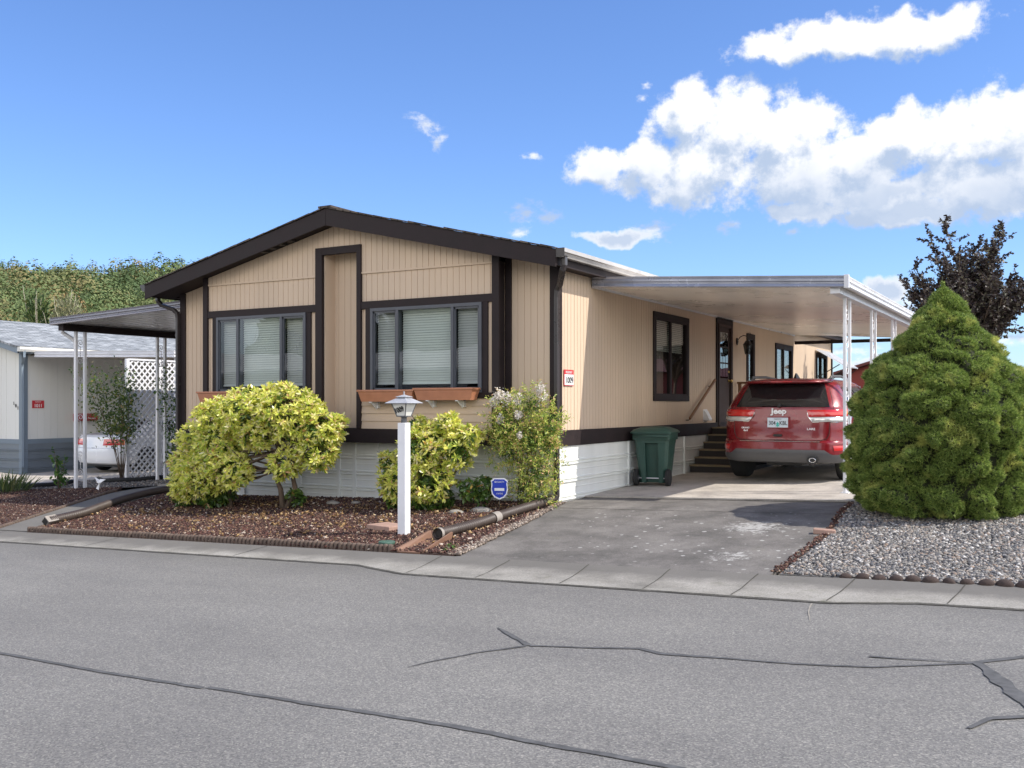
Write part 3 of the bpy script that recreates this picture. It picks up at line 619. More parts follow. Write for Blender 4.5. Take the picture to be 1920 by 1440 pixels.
glass_scr = glassmat('screened_glass', (.66, .69, .70), 1.2)
def front_window(x0, x1, xa, xb):
    z0, z1 = 1.50, 2.74; Y = BY
    f = MB(); w = .045
    f.box(x0, x1, Y - .05, Y + .05, z1 - w, z1); f.box(x0, x1, Y - .05, Y + .05, z0, z0 + w)
    for a, b_ in ((x0, x0 + w), (x1 - w, x1), (xa - w / 2, xa + w / 2), (xb - w / 2, xb + w / 2)): f.box(a, b_, Y - .048, Y + .05, z0 + w, z1 - w)
    # sash rails of the two sliders
    for a, b_ in ((x0 + w, xa - w / 2), (xb + w / 2, x1 - w)):
        f.box(a, b_, Y - .03, Y, z1 - w - .03, z1 - w); f.box(a, b_, Y - .03, Y, z0 + w, z0 + w + .03); f.box(a, a + .022, Y - .03, Y, z0 + w, z1 - w); f.box(b_ - .022, b_, Y - .03, Y, z0 + w, z1 - w)
    fo = f.build('window_frame', win_frame, home)
    g_ = MB()
    for (a, b_, yy, gm_) in ((x0 + w, xa - .022, Y - .016, glass_scr), (xb + .022, x1 - w, Y - .016, glass_scr), (xa + .022, xb - .022, Y - .028, glass)): MB().poly([(a, yy, z0 + w), (b_, yy, z0 + w), (b_, yy, z1 - w), (a, yy, z1 - w)]).build('pane', gm_, fo)
    cavity(x0 - .02, x1 + .02, Y + .051, .45, z0 - .1, z1 + .1, 'f', fo)
    bl = MB(); zb = 1.66
    for (a, b_) in ((x0 + .06, xa - .03), (xa + .03, xb - .03), (xb + .03, x1 - .06)):
        z = zb
        while z < z1 - .05: bl.add([(a, Y + .06, z - .017), (b_, Y + .06, z - .017), (b_, Y + .080, z + .0175), (a, Y + .080, z + .0175)], [(0, 1, 2, 3)]); z += .036
        bl.box(a, b_, Y + .055, Y + .09, zb - .035, zb - .015)
        bl.box(a, b_, Y + .05, Y + .09, z1 - .06, z1 - .03)
    bl.build('blind', blind_m, fo)
front_window(-6.07, -4.18, -5.60, -4.68)
front_window(-2.94, -1.03, -2.46, -1.51)
for k, (y0, y1, z0, z1, kind) in enumerate(WIN):
    f = MB(); w = .035
    f.box(-.04, .022, y0, y1, z1 - w, z1); f.box(-.04, .022, y0, y1, z0, z0 + w); f.box(-.04, .02, y0, y0 + w, z0, z1); f.box(-.04, .02, y1 - w, y1, z0, z1)
    ym = y0 + (y1 - y0) * .47
    if kind == 'slider': f.box(-.02, .018, ym - .03, ym + .03, z0 + w, z1 - w)
    fo = f.build('window_frame', black_m if 0 else brown, home)
    g_ = MB(); g_.poly([(-.016, y0 + w, z0 + w), (-.016, y1 - w, z0 + w), (-.016, y1 - w, z1 - w), (-.016, y0 + w, z1 - w)]); g_.build('pane', glass_side, fo)
    cavity(-.6, -.041, y0 - .05, y1 + .05, z0 - .05, z1 + .05, 'r', fo)
    if k in (0, 2):
        bl = MB(); z = z0 + (.75 if k == 0 else .1)
        while z < z1 - .04: bl.add([(-.06, y0 + .05, z), (-.06, y1 - .05, z), (-.08, y1 - .05, z + .03), (-.08, y0 + .05, z + .03)], [(0, 1, 2, 3)]); z += .033
        bl.build('blind', blind_m, fo)
        if k == 0:
            c = MB(); n = 14
            c.add([(-.13 + .02 * math.sin(i * 1.9), y0 + .05 + .62 * i / n, z0 + (.0 if j == 0 else .80)) for j in (0, 1) for i in range(n + 1)], [(i, i + 1, i + n + 2, i + n + 1) for i in range(n)]); c.build('curtain', curtain, fo, True)
# door
y0, y1, z0, z1 = DOOR
d = MB(); d.box(-.03, .0, y0, y1, z0, z1); 
for (a, b_, c, e) in ((y0 + .14, y1 - .14, z0 + .2, z0 + .75),): d.box(0, .01, a, b_, c, e)
d.box(.0, .045, y0 - .02, y0 + .05, z0, z1); d.box(0, .045, y1 - .05, y1 + .02, z0, z1); d.box(0, .04, y0, y1, z1 - .05, z1); d.box(0, .06, y0 - .02, y1 + .02, z0 - .03, z0)
do = d.build('door', door_m, home, bevel=.003)
gl = MB()
for i in range(3):
    for j in range(3): gl.box(.001, .006, y0 + .16 + i * .175, y0 + .16 + i * .175 + .15, 1.85 + j * .31, 1.85 + j * .31 + .28)
gl.build('door_lite', glassmat('door_glass', (.2, .22, .25), 1.2), do)
h = MB(); h.lathe([(0, 0), (.03, .005), (.03, .012), (.012, .02), (.012, .045), (.03, .055), (.033, .075), (.02, .09), (0, .092)], (.0, 7.50, 1.80), 14, 0, Matrix.Rotation(R(90), 4, 'Y')); h.build('door_knob', brass, do, True)
h = MB(); h.lathe([(0, 0), (.028, .004), (.028, .014), (.01, .02), (0, .03)], (.0, 7.50, 1.98), 14, 0, Matrix.Rotation(R(90), 4, 'Y')); h.build('deadbolt', brass, do, True)
# roof
OY = -.5; XL, XR = -7.46, .24
r = MB()
for (xa, xb) in ((XL, RX), (RX, XR)):
    r.add([(xa, OY, zr(xa)), (xb, OY, zr(xb)), (xb, 17.4, zr(xb)), (xa, 17.4, zr(xa)), (xa, OY, zr(xa) - .03), (xb, OY, zr(xb) - .03), (xb, 17.4, zr(xb) - .03), (xa, 17.4, zr(xa) - .03)], [(0, 1, 2, 3), (7, 6, 5, 4), (0, 4, 5, 1), (2, 6, 7, 3), (0, 3, 7, 4), (1, 5, 6, 2)])
rnd = random.Random(3); n = 27
for side_ in (-1, 1):
    L = (RX - XL) if side_ < 0 else (XR - RX); x = 0.
    while x < L - .05:
        w = min(.30, L - x); xa = RX + side_ * x; xb = RX + side_ * (x + w); h_ = .006 + rnd.random() * .01; oy = OY - .035 - rnd.random() * .01
        za, zb = zr(xa) + h_ + .012, zr(xb) + .006 + h_
        r.add([(xa, oy, za), (xb, oy, zb), (xb, 17.4, zb), (xa, 17.4, za), (xa, oy, zr(xa) - .0), (xb, oy, zr(xb) - .0)], [(0, 1, 2, 3), (0, 4, 5, 1), ]); r.add([(xb, oy, zb), (xb, oy, zr(xb)), (xb, 17.4, zr(xb)), (xb, 17.4, zb)], [(0, 1, 2, 3)])
        x += w
r.box(RX - .12, RX + .12, OY - .045, 17.4, RZ - .0, RZ + .03)
ro = r.build('roof', shing_b, home)
fa = MB()
def rake(y, th):
    for s_, (xa, xb) in ((0, (XL, RX)), (1, (RX, XR))):
        dz = .235
        a, b_ = (xa, xb)
        fa.add([(a, y, zr(a) - .005), (b_, y, zr(b_) - .005), (b_, y, zr(b_) - (dz + (.02 if b_ == RX else 0))), (a, y, zr(a) - (dz if a != RX else dz + .02)), (a, y + th, zr(a) - .005), (b_, y + th, zr(b_) - .005), (b_, y + th, zr(b_) - (dz + (.02 if b_ == RX else 0))), (a, y + th, zr(a) - (dz if a != RX else dz + .02))], [(0, 1, 2, 3), (7, 6, 5, 4), (0, 4, 5, 1), (3, 2, 6, 7), (0, 3, 7, 4), (1, 5, 6, 2)])
rake(OY - .02, .03); rake(17.4, .03)
fa.box(RX - .005, RX + .004, OY - .024, OY - .018, RZ - .26, RZ)
fa.box(XR - .03, XR, OY + .011, 17.39, 3.13, 3.29); fa.box(XL, XL + .03, OY + .011, 17.39, 3.13, 3.29)
fa.build('fascia', brown, ro, bevel=.003)
so_ = MB()
for (xa, xb) in ((XL + .03, RX), (RX, XR - .03)):
    k = 24
    for i in range(k):
        a = xa + (xb - xa) * i / k; b_ = xa + (xb - xa) * (i + 1) / k
        so_.add([(a, OY, zr(a) - .19), (b_, OY, zr(b_) - .19), (b_, .06, zr(b_) - .19), (a, .06, zr(a) - .19)], [(0, 1, 2, 3)])
so_.box(0, XR - .03, .05, 17.39, 3.15, 3.16); so_.box(XL + .03, -7.13, .05, 17.39, 3.15, 3.16)
so_.build('soffit', brown, ro)
vt = MB()
for i in range(4): vt.box(-5.0 + i * .18, -4.87 + i * .18, -.44, -.30, zr(-5.0 + i * .18) - .20, zr(-5.0 + i * .18) - .165)
vt.build('soffit_vent', black_m, ro)
# gutters and downspouts
def gutter(x, out, y0, y1, zt, name):
    g_ = MB(); pr = [(0, 0), (0, -.11), (.07, -.11), (.095, -.06), (.115, -.05), (.115, 0), (.105, 0), (.105, -.045), (.06, -.10), (.012, -.10), (.012, 0)]
    g_.prism([(x + out * p, zt + q) for p, q in pr], 'y', y0, y1)
    g_.prism([(x + out * p, zt + q) for p, q in pr[:6]], 'y', y0 - .01, y0)
    return g_
gutter(XR + .003, 1, OY + .0, 17.3, 3.345, '').build('gutter', gut_light, home)
gg = MB(); gg.box(XR, XR + .125, OY - .012, OY - .008, 3.23, 3.345); gg.build('gutter_end', brown_g, home)
gutter(XL - .003, -1, OY + .0, 17.3, 3.335, '').build('gutter', brown_g, home)
def downspout(path, w=.075, h=.055, m=brown_g):
    d_ = MB()
    # rectangular pipe swept along the path
    pts = [Vector(p) for p in path]; vs = []; k = len(pts)
    for i, p in enumerate(pts):
        a = (pts[i] - pts[i - 1]).normalized() if i else (pts[1] - pts[0]).normalized(); c = (pts[i + 1] - pts[i]).normalized() if i < k - 1 else a
        tg = (a + c).normalized(); sidev = Vector((0, 1, 0)) if abs(tg.y) < .8 else Vector((1, 0, 0)); sidev = (sidev - tg * sidev.dot(tg)).normalized(); nn = tg.cross(sidev); sc = 1 / max(.6, tg.dot(c))
        for (u, v) in ((-1, -1), (1, -1), (1, 1), (-1, 1)): vs.append(p + sidev * u * w / 2 + nn * v * h / 2 * sc)
    d_.add(vs, [(i * 4 + j, i * 4 + (j + 1) % 4, (i + 1) * 4 + (j + 1) % 4, (i + 1) * 4 + j) for i in range(k - 1) for j in range(4)] + [(0, 1, 2, 3), tuple(range(4 * k - 4, 4 * k))])
    return d_.build('downspout', m, home, bevel=.01)
downspout([(XR + .07, OY + .10, 3.25), (XR + .07, OY + .10, 3.14), (XR + .04, OY + .11, 3.08), (.10, -.12, 2.92), (.045, -.075, 2.87), (.03, -.07, 2.76), (.03, -.07, .12), (.02, -.12, .06)])
downspout([(XL - .05, OY + .30, 3.24), (XL - .05, OY + .30, 3.10), (XL - .0, OY + .33, 3.02), (-7.25, -.10, 2.94), (-7.19, -.07, 2.88), (-7.18, -.06, 2.8), (-7.18, -.06, .05)])
# wall lantern
L = thing('wall_lantern', 'black carriage lantern on the side wall just past the door', 'lamp', (0, 8.05, 2.62))
m_ = MB(); m_.lathe([(0, 0), (.05, .005), (.05, .02), (.02, .035), (0, .04)], (0, 0, 0), 14, 0, Matrix.Rotation(R(90), 4, 'Y') @ Matrix.Scale(1.5, 4, Vector((1, 0, 0))))
m_.tube([(0.02, 0, .02), (.08, 0, .09), (.15, 0, .12), (.21, 0, .10), (.23, 0, .05), (.23, 0, .0)], .008)
m_.tube([(.20, 0, .11), (.25, 0, .16), (.29, 0, .16), (.28, 0, .12)], .005)
m_.build('bracket', black_m, L)
m_ = MB(); m_.lathe([(.012, .05), (.02, .02), (.05, .0), (.095, -.06), (.10, -.075), (.0, -.075)], (.23, 0, 0), 6); m_.lathe([(.0, -.27), (.05, -.27), (.055, -.255), (0, -.25)], (.23, 0, 0), 6)
for i in range(6):
    a = i * math.pi / 3; m_.beam((.23 + .088 * math.cos(a), .088 * math.sin(a), -.07), (.23 + .053 * math.cos(a), .053 * math.sin(a), -.26), .008, .008)
m_.lathe([(.077, -.14), (.077, -.148), (.073, -.148), (.073, -.14)], (.23, 0, 0), 6)
m_.build('cage', black_m, L)
m_ = MB(); m_.lathe([(.082, -.075), (.05, -.25)], (.23, 0, 0), 6); m_.build('glass_shade', glassmat('lantern_glass', (.35, .34, .3), 1.), L)
# floodlight left corner
f = thing('floodlight', 'small black security floodlight at the left corner of the tan home', 'lamp', (-7.14, .12, 2.53))
m_ = MB(); m_.tube([(0, 0, 0), (-.06, 0, 0), (-.12, -.03, -.02)], .018); m_.build('arm', black_m, f)
m_ = MB(); m_.lathe([(0, -.06), (.04, -.05), (.06, .02), (.065, .05), (0, .05)], (-.17, -.05, -.02), 12, 0, Matrix.Rotation(R(100), 4, 'Y')); m_.build('lamp_head', black_m, f, True)
# house number sign on side wall
q = thing('house_number_sign', 'white square number sign 1009 with red border beside the corner', 'sign', (.012, .32, 1.70))
m_ = MB(); m_.box(-.004, .004, -.145, .145, -.11, .11); m_.build('border', sign_r, q)
m_ = MB(); m_.box(.004, .007, -.135, .135, -.10, .045); m_.build('number_panel', sign_w, q)
text('number_lettering', '1009', .12, digit_m, q, (.009, 0, -.072), (R(90), 0, R(90)), .001, 1., bold=.002)
text('heading_lettering', 'RESIDENT', .045, sign_w, q, (.006, 0, .06), (R(90), 0, R(90)), .001)
q = thing('dryer_vent', 'small white dryer vent hood low on the wall by the steps', 'vent', (.0, 6.07, 1.12))
m_ = MB(); m_.prism([(0, -.09), (0, .10), (.03, .10), (.11, -.06), (.11, -.09)], 'y', -.09, .09); m_.build('hood', sign_w, q, bevel=.008)
m_ = MB(); m_.box(0, .008, -.11, .11, -.11, .12); m_.build('flange', sign_w, q)
# planter boxes
def planter(x0, x1, z, label):
    q = thing('window_box', label, 'planter', ((x0 + x1) / 2, BY - .04, z), group='window boxes under the front windows'); L = (x1 - x0) / 2
    m_ = MB(); t_, bt = .10, .075
    o = [(-L, -.2), (L, -.2), (L, 0), (-L, 0)]; i_ = [(-L + .05, -.175), (L - .05, -.175), (L - .05, -.02), (-L + .05, -.02)]
    m_.add([(x, y, 0) for x, y in o] + [(x, y, -.165) for x, y in i_], [(0, 1, 5, 4), (1, 2, 6, 5), (2, 3, 7, 6), (3, 0, 4, 7), (4, 5, 6, 7)])
    m_.add([(x * .97, y * .94 - .006, -.0) for x, y in o] + [(x * .97, y * .94 - .006, -.05) for x, y in o], [(0, 1, 5, 4), (1, 2, 6, 5), (2, 3, 7, 6), (3, 0, 4, 7)])
    m_.build('trough', terra, q)
    m_ = MB(); m_.box(-L - .012, L + .012, -.212, -.194, -.022, .006); m_.box(-L - .012, L + .012, -.008, .008, -.022, .006); m_.box(-L - .012, -L + .008, -.194, -.008, -.022, .006); m_.box(L - .008, L + .012, -.194, -.008, -.022, .006)
    m_.build('rim', terra, q, bevel=.004)
    m_ = MB(); m_.box(-L + .03, L - .03, -.185, -.015, -.04, -.035); m_.build('potting_soil', soil, q)
    for s_ in (-.55, .45):
        m_ = MB(); m_.box(L * s_ - .02, L * s_ + .02, -.19, .0, -.178, -.168); m_.box(L * s_ - .02, L * s_ + .02, -.03, .03, -.26, -.168); m_.prism([(-.19, -.168), (-.03, -.168), (-.03, -.28)], 'x', L * s_ - .006, L * s_ + .006); m_.build('bracket', sign_w, q)
planter(-3.02, -2.04, 1.54, 'terracotta window box under the right front window, behind the lamp post')
planter(-2.03, -1.05, 1.56, 'terracotta window box under the right front window, beside the dark corner trim')
planter(-6.30, -4.32, 1.535, 'long terracotta window box half hidden by the big yellow green bush')

# ------------------------------------------------------------------ carports
def pan_roof(mb, x0, x1, z0, z1, y0, y1, pitch=.15, d=.03):
    y = y0; pr = []
    while y < y1 - .01:
        pr += [(y, 0), (y + pitch * .72, 0), (y + pitch * .78, d), (y + pitch * .92, d), (y + pitch, 0)]; y += pitch
    n = len(pr); mb.add([(x0, p[0], z0 + p[1]) for p in pr] + [(x1, p[0], z1 + p[1]) for p in pr], [(i, i + 1, i + 1 + n, i + n) for i in range(n - 1)])
    mb.add([(x0, y0, z0 + .05), (x1, y0, z1 + .05), (x1, y1, z1 + .05), (x0, y1, z0 + .05)], [(0, 1, 2, 3)])
def fascia_edge(mb, a, b_, h=.15, out=(0, -1, 0)):
    # extruded double rolled aluminium edge, swept a->b
    a, b_ = Vector(a), Vector(b_); o = Vector(out)
    pr = [(0, 0), (.03, 0), (.042, .012), (.035, .035), (.02, .05), (.02, .065), (.038, .08), (.038, .105), (.02, .118), (.03, .135), (.03, h), (0, h)]
    n = len(pr); vs = [a + o * p + Vector((0, 0, q)) for p, q in pr] + [b_ + o * p + Vector((0, 0, q)) for p, q in pr]
    mb.add(vs, [(i, (i + 1) % n, (i + 1) % n + n, i + n) for i in range(n)] + [tuple(range(n))[::-1], tuple(range(n, 2 * n))])
def scroll_post(root, x, y, zg, zt, axis, gap=.10, name='post', bar=.032):
    m_ = MB()
    D = Vector((1, 0, 0)) if axis == 'x' else Vector((0, 1, 0)); c = Vector((x, y, 0))
    for s_ in (-1, 1):
        p = c + D * s_ * gap; m_.box(p.x - bar / 2, p.x + bar / 2, p.y - bar / 2, p.y + bar / 2, zg, zt)
    o = m_.build(name, white_post, root)
    z = zt - .12
    while z > zg + .35:
        # one S scroll: a spiral, a diagonal, a spiral, bent from a single bar
        pts = []; k = gap / .1
        for flip in (1, -1):
            cz = z - .11 if flip == 1 else z - .45; sp_ = []
            for i in range(20):
                a = i / 19 * 1.45 * 2 * math.pi; rr = (.014 + .058 * i / 19) * k
                sp_.append(c + D * (flip * rr * math.cos(a + 1.9)) + Vector((0, 0, cz + flip * rr * math.sin(a + 1.9))))
            pts += sp_ if flip == 1 else sp_[::-1]
        MB().tube(pts, .0075 if gap < .12 else .0055, 5).build('scroll', white_post, o); z -= .72
    return o
CX, CY0, CY1 = 3.52, 1.08, 12.75; ZI, ZO = 3.035, 2.83
cp = thing('carport', 'attached white metal carport roof over the concrete slab', 'carport', (0, 0, 0))
m_ = MB(); pan_roof(m_, .02, CX, ZI, ZO, CY0, CY1, .15, .05); m_.build('roof_panel', soffit_pan, cp)
m_ = MB(); fascia_edge(m_, (.02, CY0, ZI - .02), (CX, CY0, ZO - .02)); m_.build('front_fascia', paint('aluminium_grey', (.36, .37, .42), .25, .12, 3, metal=.4), cp, 'angle')
m_ = MB(); fascia_edge(m_, (CX, CY0 - .03, ZO - .02), (CX, CY1, ZO - .02), .15, (1, 0, 0)); m_.build('side_gutter', alu, cp, 'angle')
m_ = MB(); m_.box(.02, CX, CY1, CY1 + .03, 2.80, 2.88); m_.build('rear_beam', brown, cp)
m_ = MB(); m_.box(3.33, 3.45, CY0 + .02, CY1, ZO - .085, ZO - .003); m_.build('side_beam', alu, cp)
m_ = MB(); m_.box(.005, .03, CY0, CY1, ZI - .03, ZI + .12); m_.build('wall_ledger', alu, cp)
m_ = MB(); m_.box(CX - .01, CX + .05, CY0 - .045, CY0 + .01, ZO - .03, ZO + .14); m_.build('corner_cap', alu, cp, bevel=.004)
for y in (1.75, 3.7, 5.6, 7.5, 9.4, 11.3):
    x = 3.39; o = scroll_post(cp, x, y + .11, gz(x, y) + .03, ZO - .085, 'y', .16, bar=.036)
    bp_ = MB(); bp_.box(x - .05, x + .05, y - .08, y + .30, gz(x, y) + .034, gz(x, y) + .045); bp_.build('base_plate', white_post, o)
LX, LY0, LY1 = -10.92, .22, 8.2
lc = thing('patio_cover', 'narrow metal patio cover attached to the left side of the tan home', 'carport', (0, 0, 0))
m_ = MB(); pan_roof(m_, LX, -7.14, 2.86, 3.02, LY0, LY1, .2, .04); m_.build('roof_panel', paint('patio_pan', (.50, .48, .46), .3, .1, 1), lc)
m_ = MB(); fascia_edge(m_, (-7.14, LY0, 3.0), (LX, LY0, 2.84), .14); m_.build('front_fascia', paint('patio_fascia', (.22, .21, .23), .25, .1, 2, metal=.3), lc, 'angle')
m_ = MB(); fascia_edge(m_, (LX, LY0 - .03, 2.84), (LX, LY1, 2.84), .14, (-1, 0, 0)); m_.build('side_gutter', MATS['patio_fascia'], lc, 'angle')
m_ = MB(); m_.box(LX + .12, LX + .26, LY0 + .05, LY1, 2.74, 2.86); m_.build('side_beam', brown, lc)
for y in (.70, 2.65, 5.2):
    x = -10.73; scroll_post(lc, x, y, gz(x, y) + .0, 2.75, 'y', .10, bar=.05)
m_ = MB(); m_.tube([(LX - .03, LY0 + .25, 2.86), (LX - .03, LY0 + .25, 2.72), (LX + .10, LY0 + .40, 2.58), (LX + .13, LY0 + .42, 2.5), (LX + .13, LY0 + .42, -.25)], .038, 8); m_.build('downspout', alu, lc, True)

# steps and handrail
st = thing('entry_steps', 'dark carpeted entry steps with pale nosings rising to the side door', 'steps', (0, 0, 0))
m_ = MB(); tr = MB(); nst = 6; zb = gz(.5, 5.4) + .03; rise = (.90 - zb) / nst; y0s = 5.12
for i in range(nst):
    z1 = zb + rise * (i + 1); ya = y0s + i * .25; yb = y0s + (i + 1) * .25 if i < nst - 1 else 7.75
    m_.box(.035, 1.02, ya + .02, 7.75, zb + rise * i, z1 - .025); tr.box(.034, 1.03, ya, yb + .03, z1 - .025, z1)
m_.build('riser', step_riser, st); tr.build('tread', step_tread, st, bevel=.004)
hr = thing('handrail', 'sloping brown wooden handrail fixed to the side wall', 'rail', (0, 0, 0))
m_ = MB(); m_.beam((.09, 4.98, 1.08), (.09, 6.40, 1.80), .04, .045); m_.build('rail', wood, hr, bevel=.008)
for t_ in (.03, .9):
    m_ = MB(); a = Vector((.09, 4.98 + 1.42 * t_, 1.08 + .72 * t_)); m_.tube([a - Vector((0, 0, .02)), (.05, a.y, a.z - .05), (.0, a.y, a.z - .05)], .008, 6); m_.build('bracket', black_m, hr)
pr = thing('porch_railing', 'short brown wooden railing at the landing behind the red SUV', 'rail', (0, 0, 0))
MB().box(.06, .12, 7.95, 8.01, .2, 1.75).build('post', wood, pr); MB().box(.95, 1.01, 7.95, 8.01, .2, 1.75).build('post', wood, pr)
m_ = MB(); m_.box(.04, 1.05, 7.94, 8.02, 1.75, 1.79); m_.build('top_rail', wood, pr)
# awning over the far window
aw = thing('window_awning', 'slanted white metal awning over the farthest side window', 'awning', (.03, 15.75, 2.78))
m_ = MB(); pr_ = []
for i in range(13): pr_ += [(-.75 + i * .125, 0), (-.69 + i * .125, .0), (-.685 + i * .125, .025), (-.63 + i * .125, .025)]
n = len(pr_); m_.add([(0, p[0], p[1]) for p in pr_] + [(.78, p[0], p[1] - .48) for p in pr_], [(i, i + 1, i + 1 + n, i + n) for i in range(n - 1)]); m_.build('canopy', alu, aw)
for y in (-.7, .7):
    m_ = MB(); m_.tube([(0, y, -.75), (.6, y, -.40)], .012, 6); m_.tube([(0, y, -1.0), (.3, y, -.9), (.75, y, -.5)], .010, 6); m_.build('arm', black_m, aw)

# ------------------------------------------------------------------ foliage
def unit(v): return v / np.maximum(np.linalg.norm(v, axis=-1, keepdims=True), 1e-9)
def perp(d):
    r = RNG.normal(size=d.shape); r -= d * np.sum(r * d, axis=1)[:, None]; return unit(r)
def leaves(name, base, dirs, L, Wd, mat, parent=None, droop=.15, side=None, loc=None):
    """base Nx3, dirs Nx3 unit, one six-sided bent leaf each"""
    n = len(base); s = perp(dirs) if side is None else side; L = np.asarray(L).reshape(-1, 1) * np.ones((n, 1)); Wd = np.asarray(Wd).reshape(-1, 1) * np.ones((n, 1))
    nn = np.cross(dirs, s); nn = np.where(nn[:, 2:3] < 0, -nn, nn)
    P = [base, base + dirs * L * .35 + s * Wd * .5, base + dirs * L * .72 + s * Wd * .42 - nn * L * droop * .5, base + dirs * L - nn * L * droop, base + dirs * L * .72 - s * Wd * .42 - nn * L * droop * .5, base + dirs * L * .35 - s * Wd * .5]
    V = np.stack(P, axis=1).reshape(-1, 3)
    o0 = (np.arange(n) * 6)[:, None]
    F = np.concatenate([o0 + np.array([[0, 1, 2, 5]]), o0 + np.array([[5, 2, 3, 4]])], axis=0)
    return fast(name, V, F, mat, parent, loc=loc)
def lobes_points(lobes, n, lo=.75, hi=1.08, keep=.80):
    lobes = np.array(lobes, float)   # x y z rx ry rz
    w = lobes[:, 3] * lobes[:, 5]; k = RNG.choice(len(lobes), n * 2, p=w / w.sum())
    d = unit(RNG.normal(size=(n * 2, 3))); C = lobes[k, :3]; Rr = lobes[k, 3:6]
    rad = RNG.uniform(lo, hi, n * 2)[:, None]
    # uneven clumps
    P = C + d * Rr * rad; N = unit(d / Rr)
    ok = np.ones(len(P), bool)
    for j in range(len(lobes)):
        q = np.linalg.norm((P - lobes[j, :3]) / lobes[j, 3:6], axis=1); ok &= (q > keep) | (k == j)
    return P[ok][:n], N[ok][:n]
def rosettes(P, N, nl, L, Wd, elev=(.1, .7), upb=.6):
    A = unit(N + np.array([0, 0, upb]) + RNG.normal(size=N.shape) * .25)
    B = []; D = []; LL = []; Ws = []
    u = perp(A); v = np.cross(A, u)
    for j in range(nl):
        a = 2 * math.pi * j / nl + RNG.uniform(-.35, .35, len(P)); e = RNG.uniform(*elev, len(P))
        rd = u * np.cos(a)[:, None] + v * np.sin(a)[:, None]
        D.append(unit(rd * np.cos(e)[:, None] + A * np.sin(e)[:, None])); B.append(P + A * RNG.uniform(-.012, .012, (len(P), 1))); LL.append(RNG.uniform(*L, len(P))); Ws.append(RNG.uniform(*Wd, len(P)))
    return np.concatenate(B), np.concatenate(D), np.concatenate(LL), np.concatenate(Ws)
rh_leaf = leafmat('rhododendron_leaf', [(0., (.30, .42, .07)), (.2, (.60, .68, .11)), (.45, (.86, .84, .20)), (.75, (.84, .80, .24)), (.92, (.92, .88, .55)), (1., (.55, .28, .07))], .42, .28)
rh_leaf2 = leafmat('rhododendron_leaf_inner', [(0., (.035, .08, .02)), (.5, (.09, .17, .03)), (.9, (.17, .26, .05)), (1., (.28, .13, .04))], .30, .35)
nan_leaf = leafmat('nandina_leaf', [(0., (.15, .25, .04)), (.4, (.40, .50, .08)), (.7, (.62, .64, .15)), (.88, (.66, .48, .18)), (1., (.72, .42, .26))], .35, .45)
white_fl = leafmat('white_blossom', [(0., (.62, .56, .48)), (.5, (.78, .72, .66)), (1., (.85, .82, .78))], .3, .7)
def ragged(lobes, k=5, f=.42):
    out = [list(l) for l in lobes]
    for l in lobes:
        for _ in range(k):
            d = RNG.normal(size=3); d /= np.linalg.norm(d); d[1] *= .7
            out.append([l[0] + d[0] * l[3] * .8, l[1] + d[1] * l[4] * .8, l[2] + d[2] * l[5] * .8] + [q * f * RNG.uniform(.7, 1.2) for q in l[3:6]])
    return out
def bush(name, label, lobes, n, nin, trunks, L=(.062, .105), Wd=(.022, .034), leaf=None, group=None, low=None):
    c = lobes[0]; bx = trunks[0][0]
    z0 = gz(bx[0], bx[1]) + .02
    root = thing(name, label, 'bush', (bx[0], bx[1], z0), group=group); off = Vector((-bx[0], -bx[1], -z0))
    P, N = lobes_points(ragged([[*l[:3], l[3] * .92, l[4] * .92, l[5] * .92] for l in lobes]), n, .7, 1.1, .72)
    B, D, LL, Ws = rosettes(P, N, 9, L, Wd, (.15, .95), .75)
    leaves('foliage', B, D, LL, Ws, leaf or rh_leaf, root, .12, loc=off)
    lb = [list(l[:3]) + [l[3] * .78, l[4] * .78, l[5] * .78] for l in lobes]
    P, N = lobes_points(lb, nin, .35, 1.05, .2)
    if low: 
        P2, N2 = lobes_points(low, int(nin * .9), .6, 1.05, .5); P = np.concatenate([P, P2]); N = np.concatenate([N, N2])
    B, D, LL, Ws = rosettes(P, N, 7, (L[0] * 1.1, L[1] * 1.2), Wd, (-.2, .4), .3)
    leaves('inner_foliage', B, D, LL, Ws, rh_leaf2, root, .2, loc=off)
    m_ = MB()
    for tr in trunks:
        pts = [Vector(p) for p in tr]; k = len(pts); m_.tube(pts, [.045 * (1 - .55 * i / (k - 1)) for i in range(k)], 8)
        for l in lobes:
            if RNG.random() < .75:
                a = pts[-1] if RNG.random() < .6 else pts[-2]; b_ = Vector(l[:3]); mid = a.lerp(b_, .5) + Vector(RNG.normal(size=3)) * .06
                m_.tube([a, mid, b_], [.018, .012, .007], 5)
                for _ in range(4):
                    e = b_ + Vector(RNG.normal(size=3)) * l[3] * .5; m_.tube([mid.lerp(b_, .6), e], [.006, .003], 4)
    o = m_.build('stem', bark, root, True); o.location = off
    return root
def LB(l, sx=1.15, sz=1., ry=None): return [(x, y, z, r * sx, (ry or r) * 1.0, r * sz) for (x, y, z, r) in l]
BIG = LB([(-4.49, -1.15, 1.18, .42), (-3.75, -1.1, 1.20, .42), (-5.05, -1.1, 1.02, .42), (-3.20, -1.05, .98, .30), (-3.22, -1.1, .66, .25), (-5.60, -1.05, .74, .33), (-4.95, -1.25, .62, .36), (-5.85, -1.0, .42, .28), (-4.2, -1.25, .90, .24), (-5.55, -1.1, .30, .33), (-4.62, -1.35, .36, .28), (-3.72, -1.2, .48, .22), (-4.15, -1.1, 1.40, .22), (-3.85, -1.05, 1.46, .16), (-4.55, -.8, 1.1, .35), (-5.3, -1.25, .22, .30), (-5.75, -1.15, .12, .26), (-4.95, -1.3, .30, .26)])
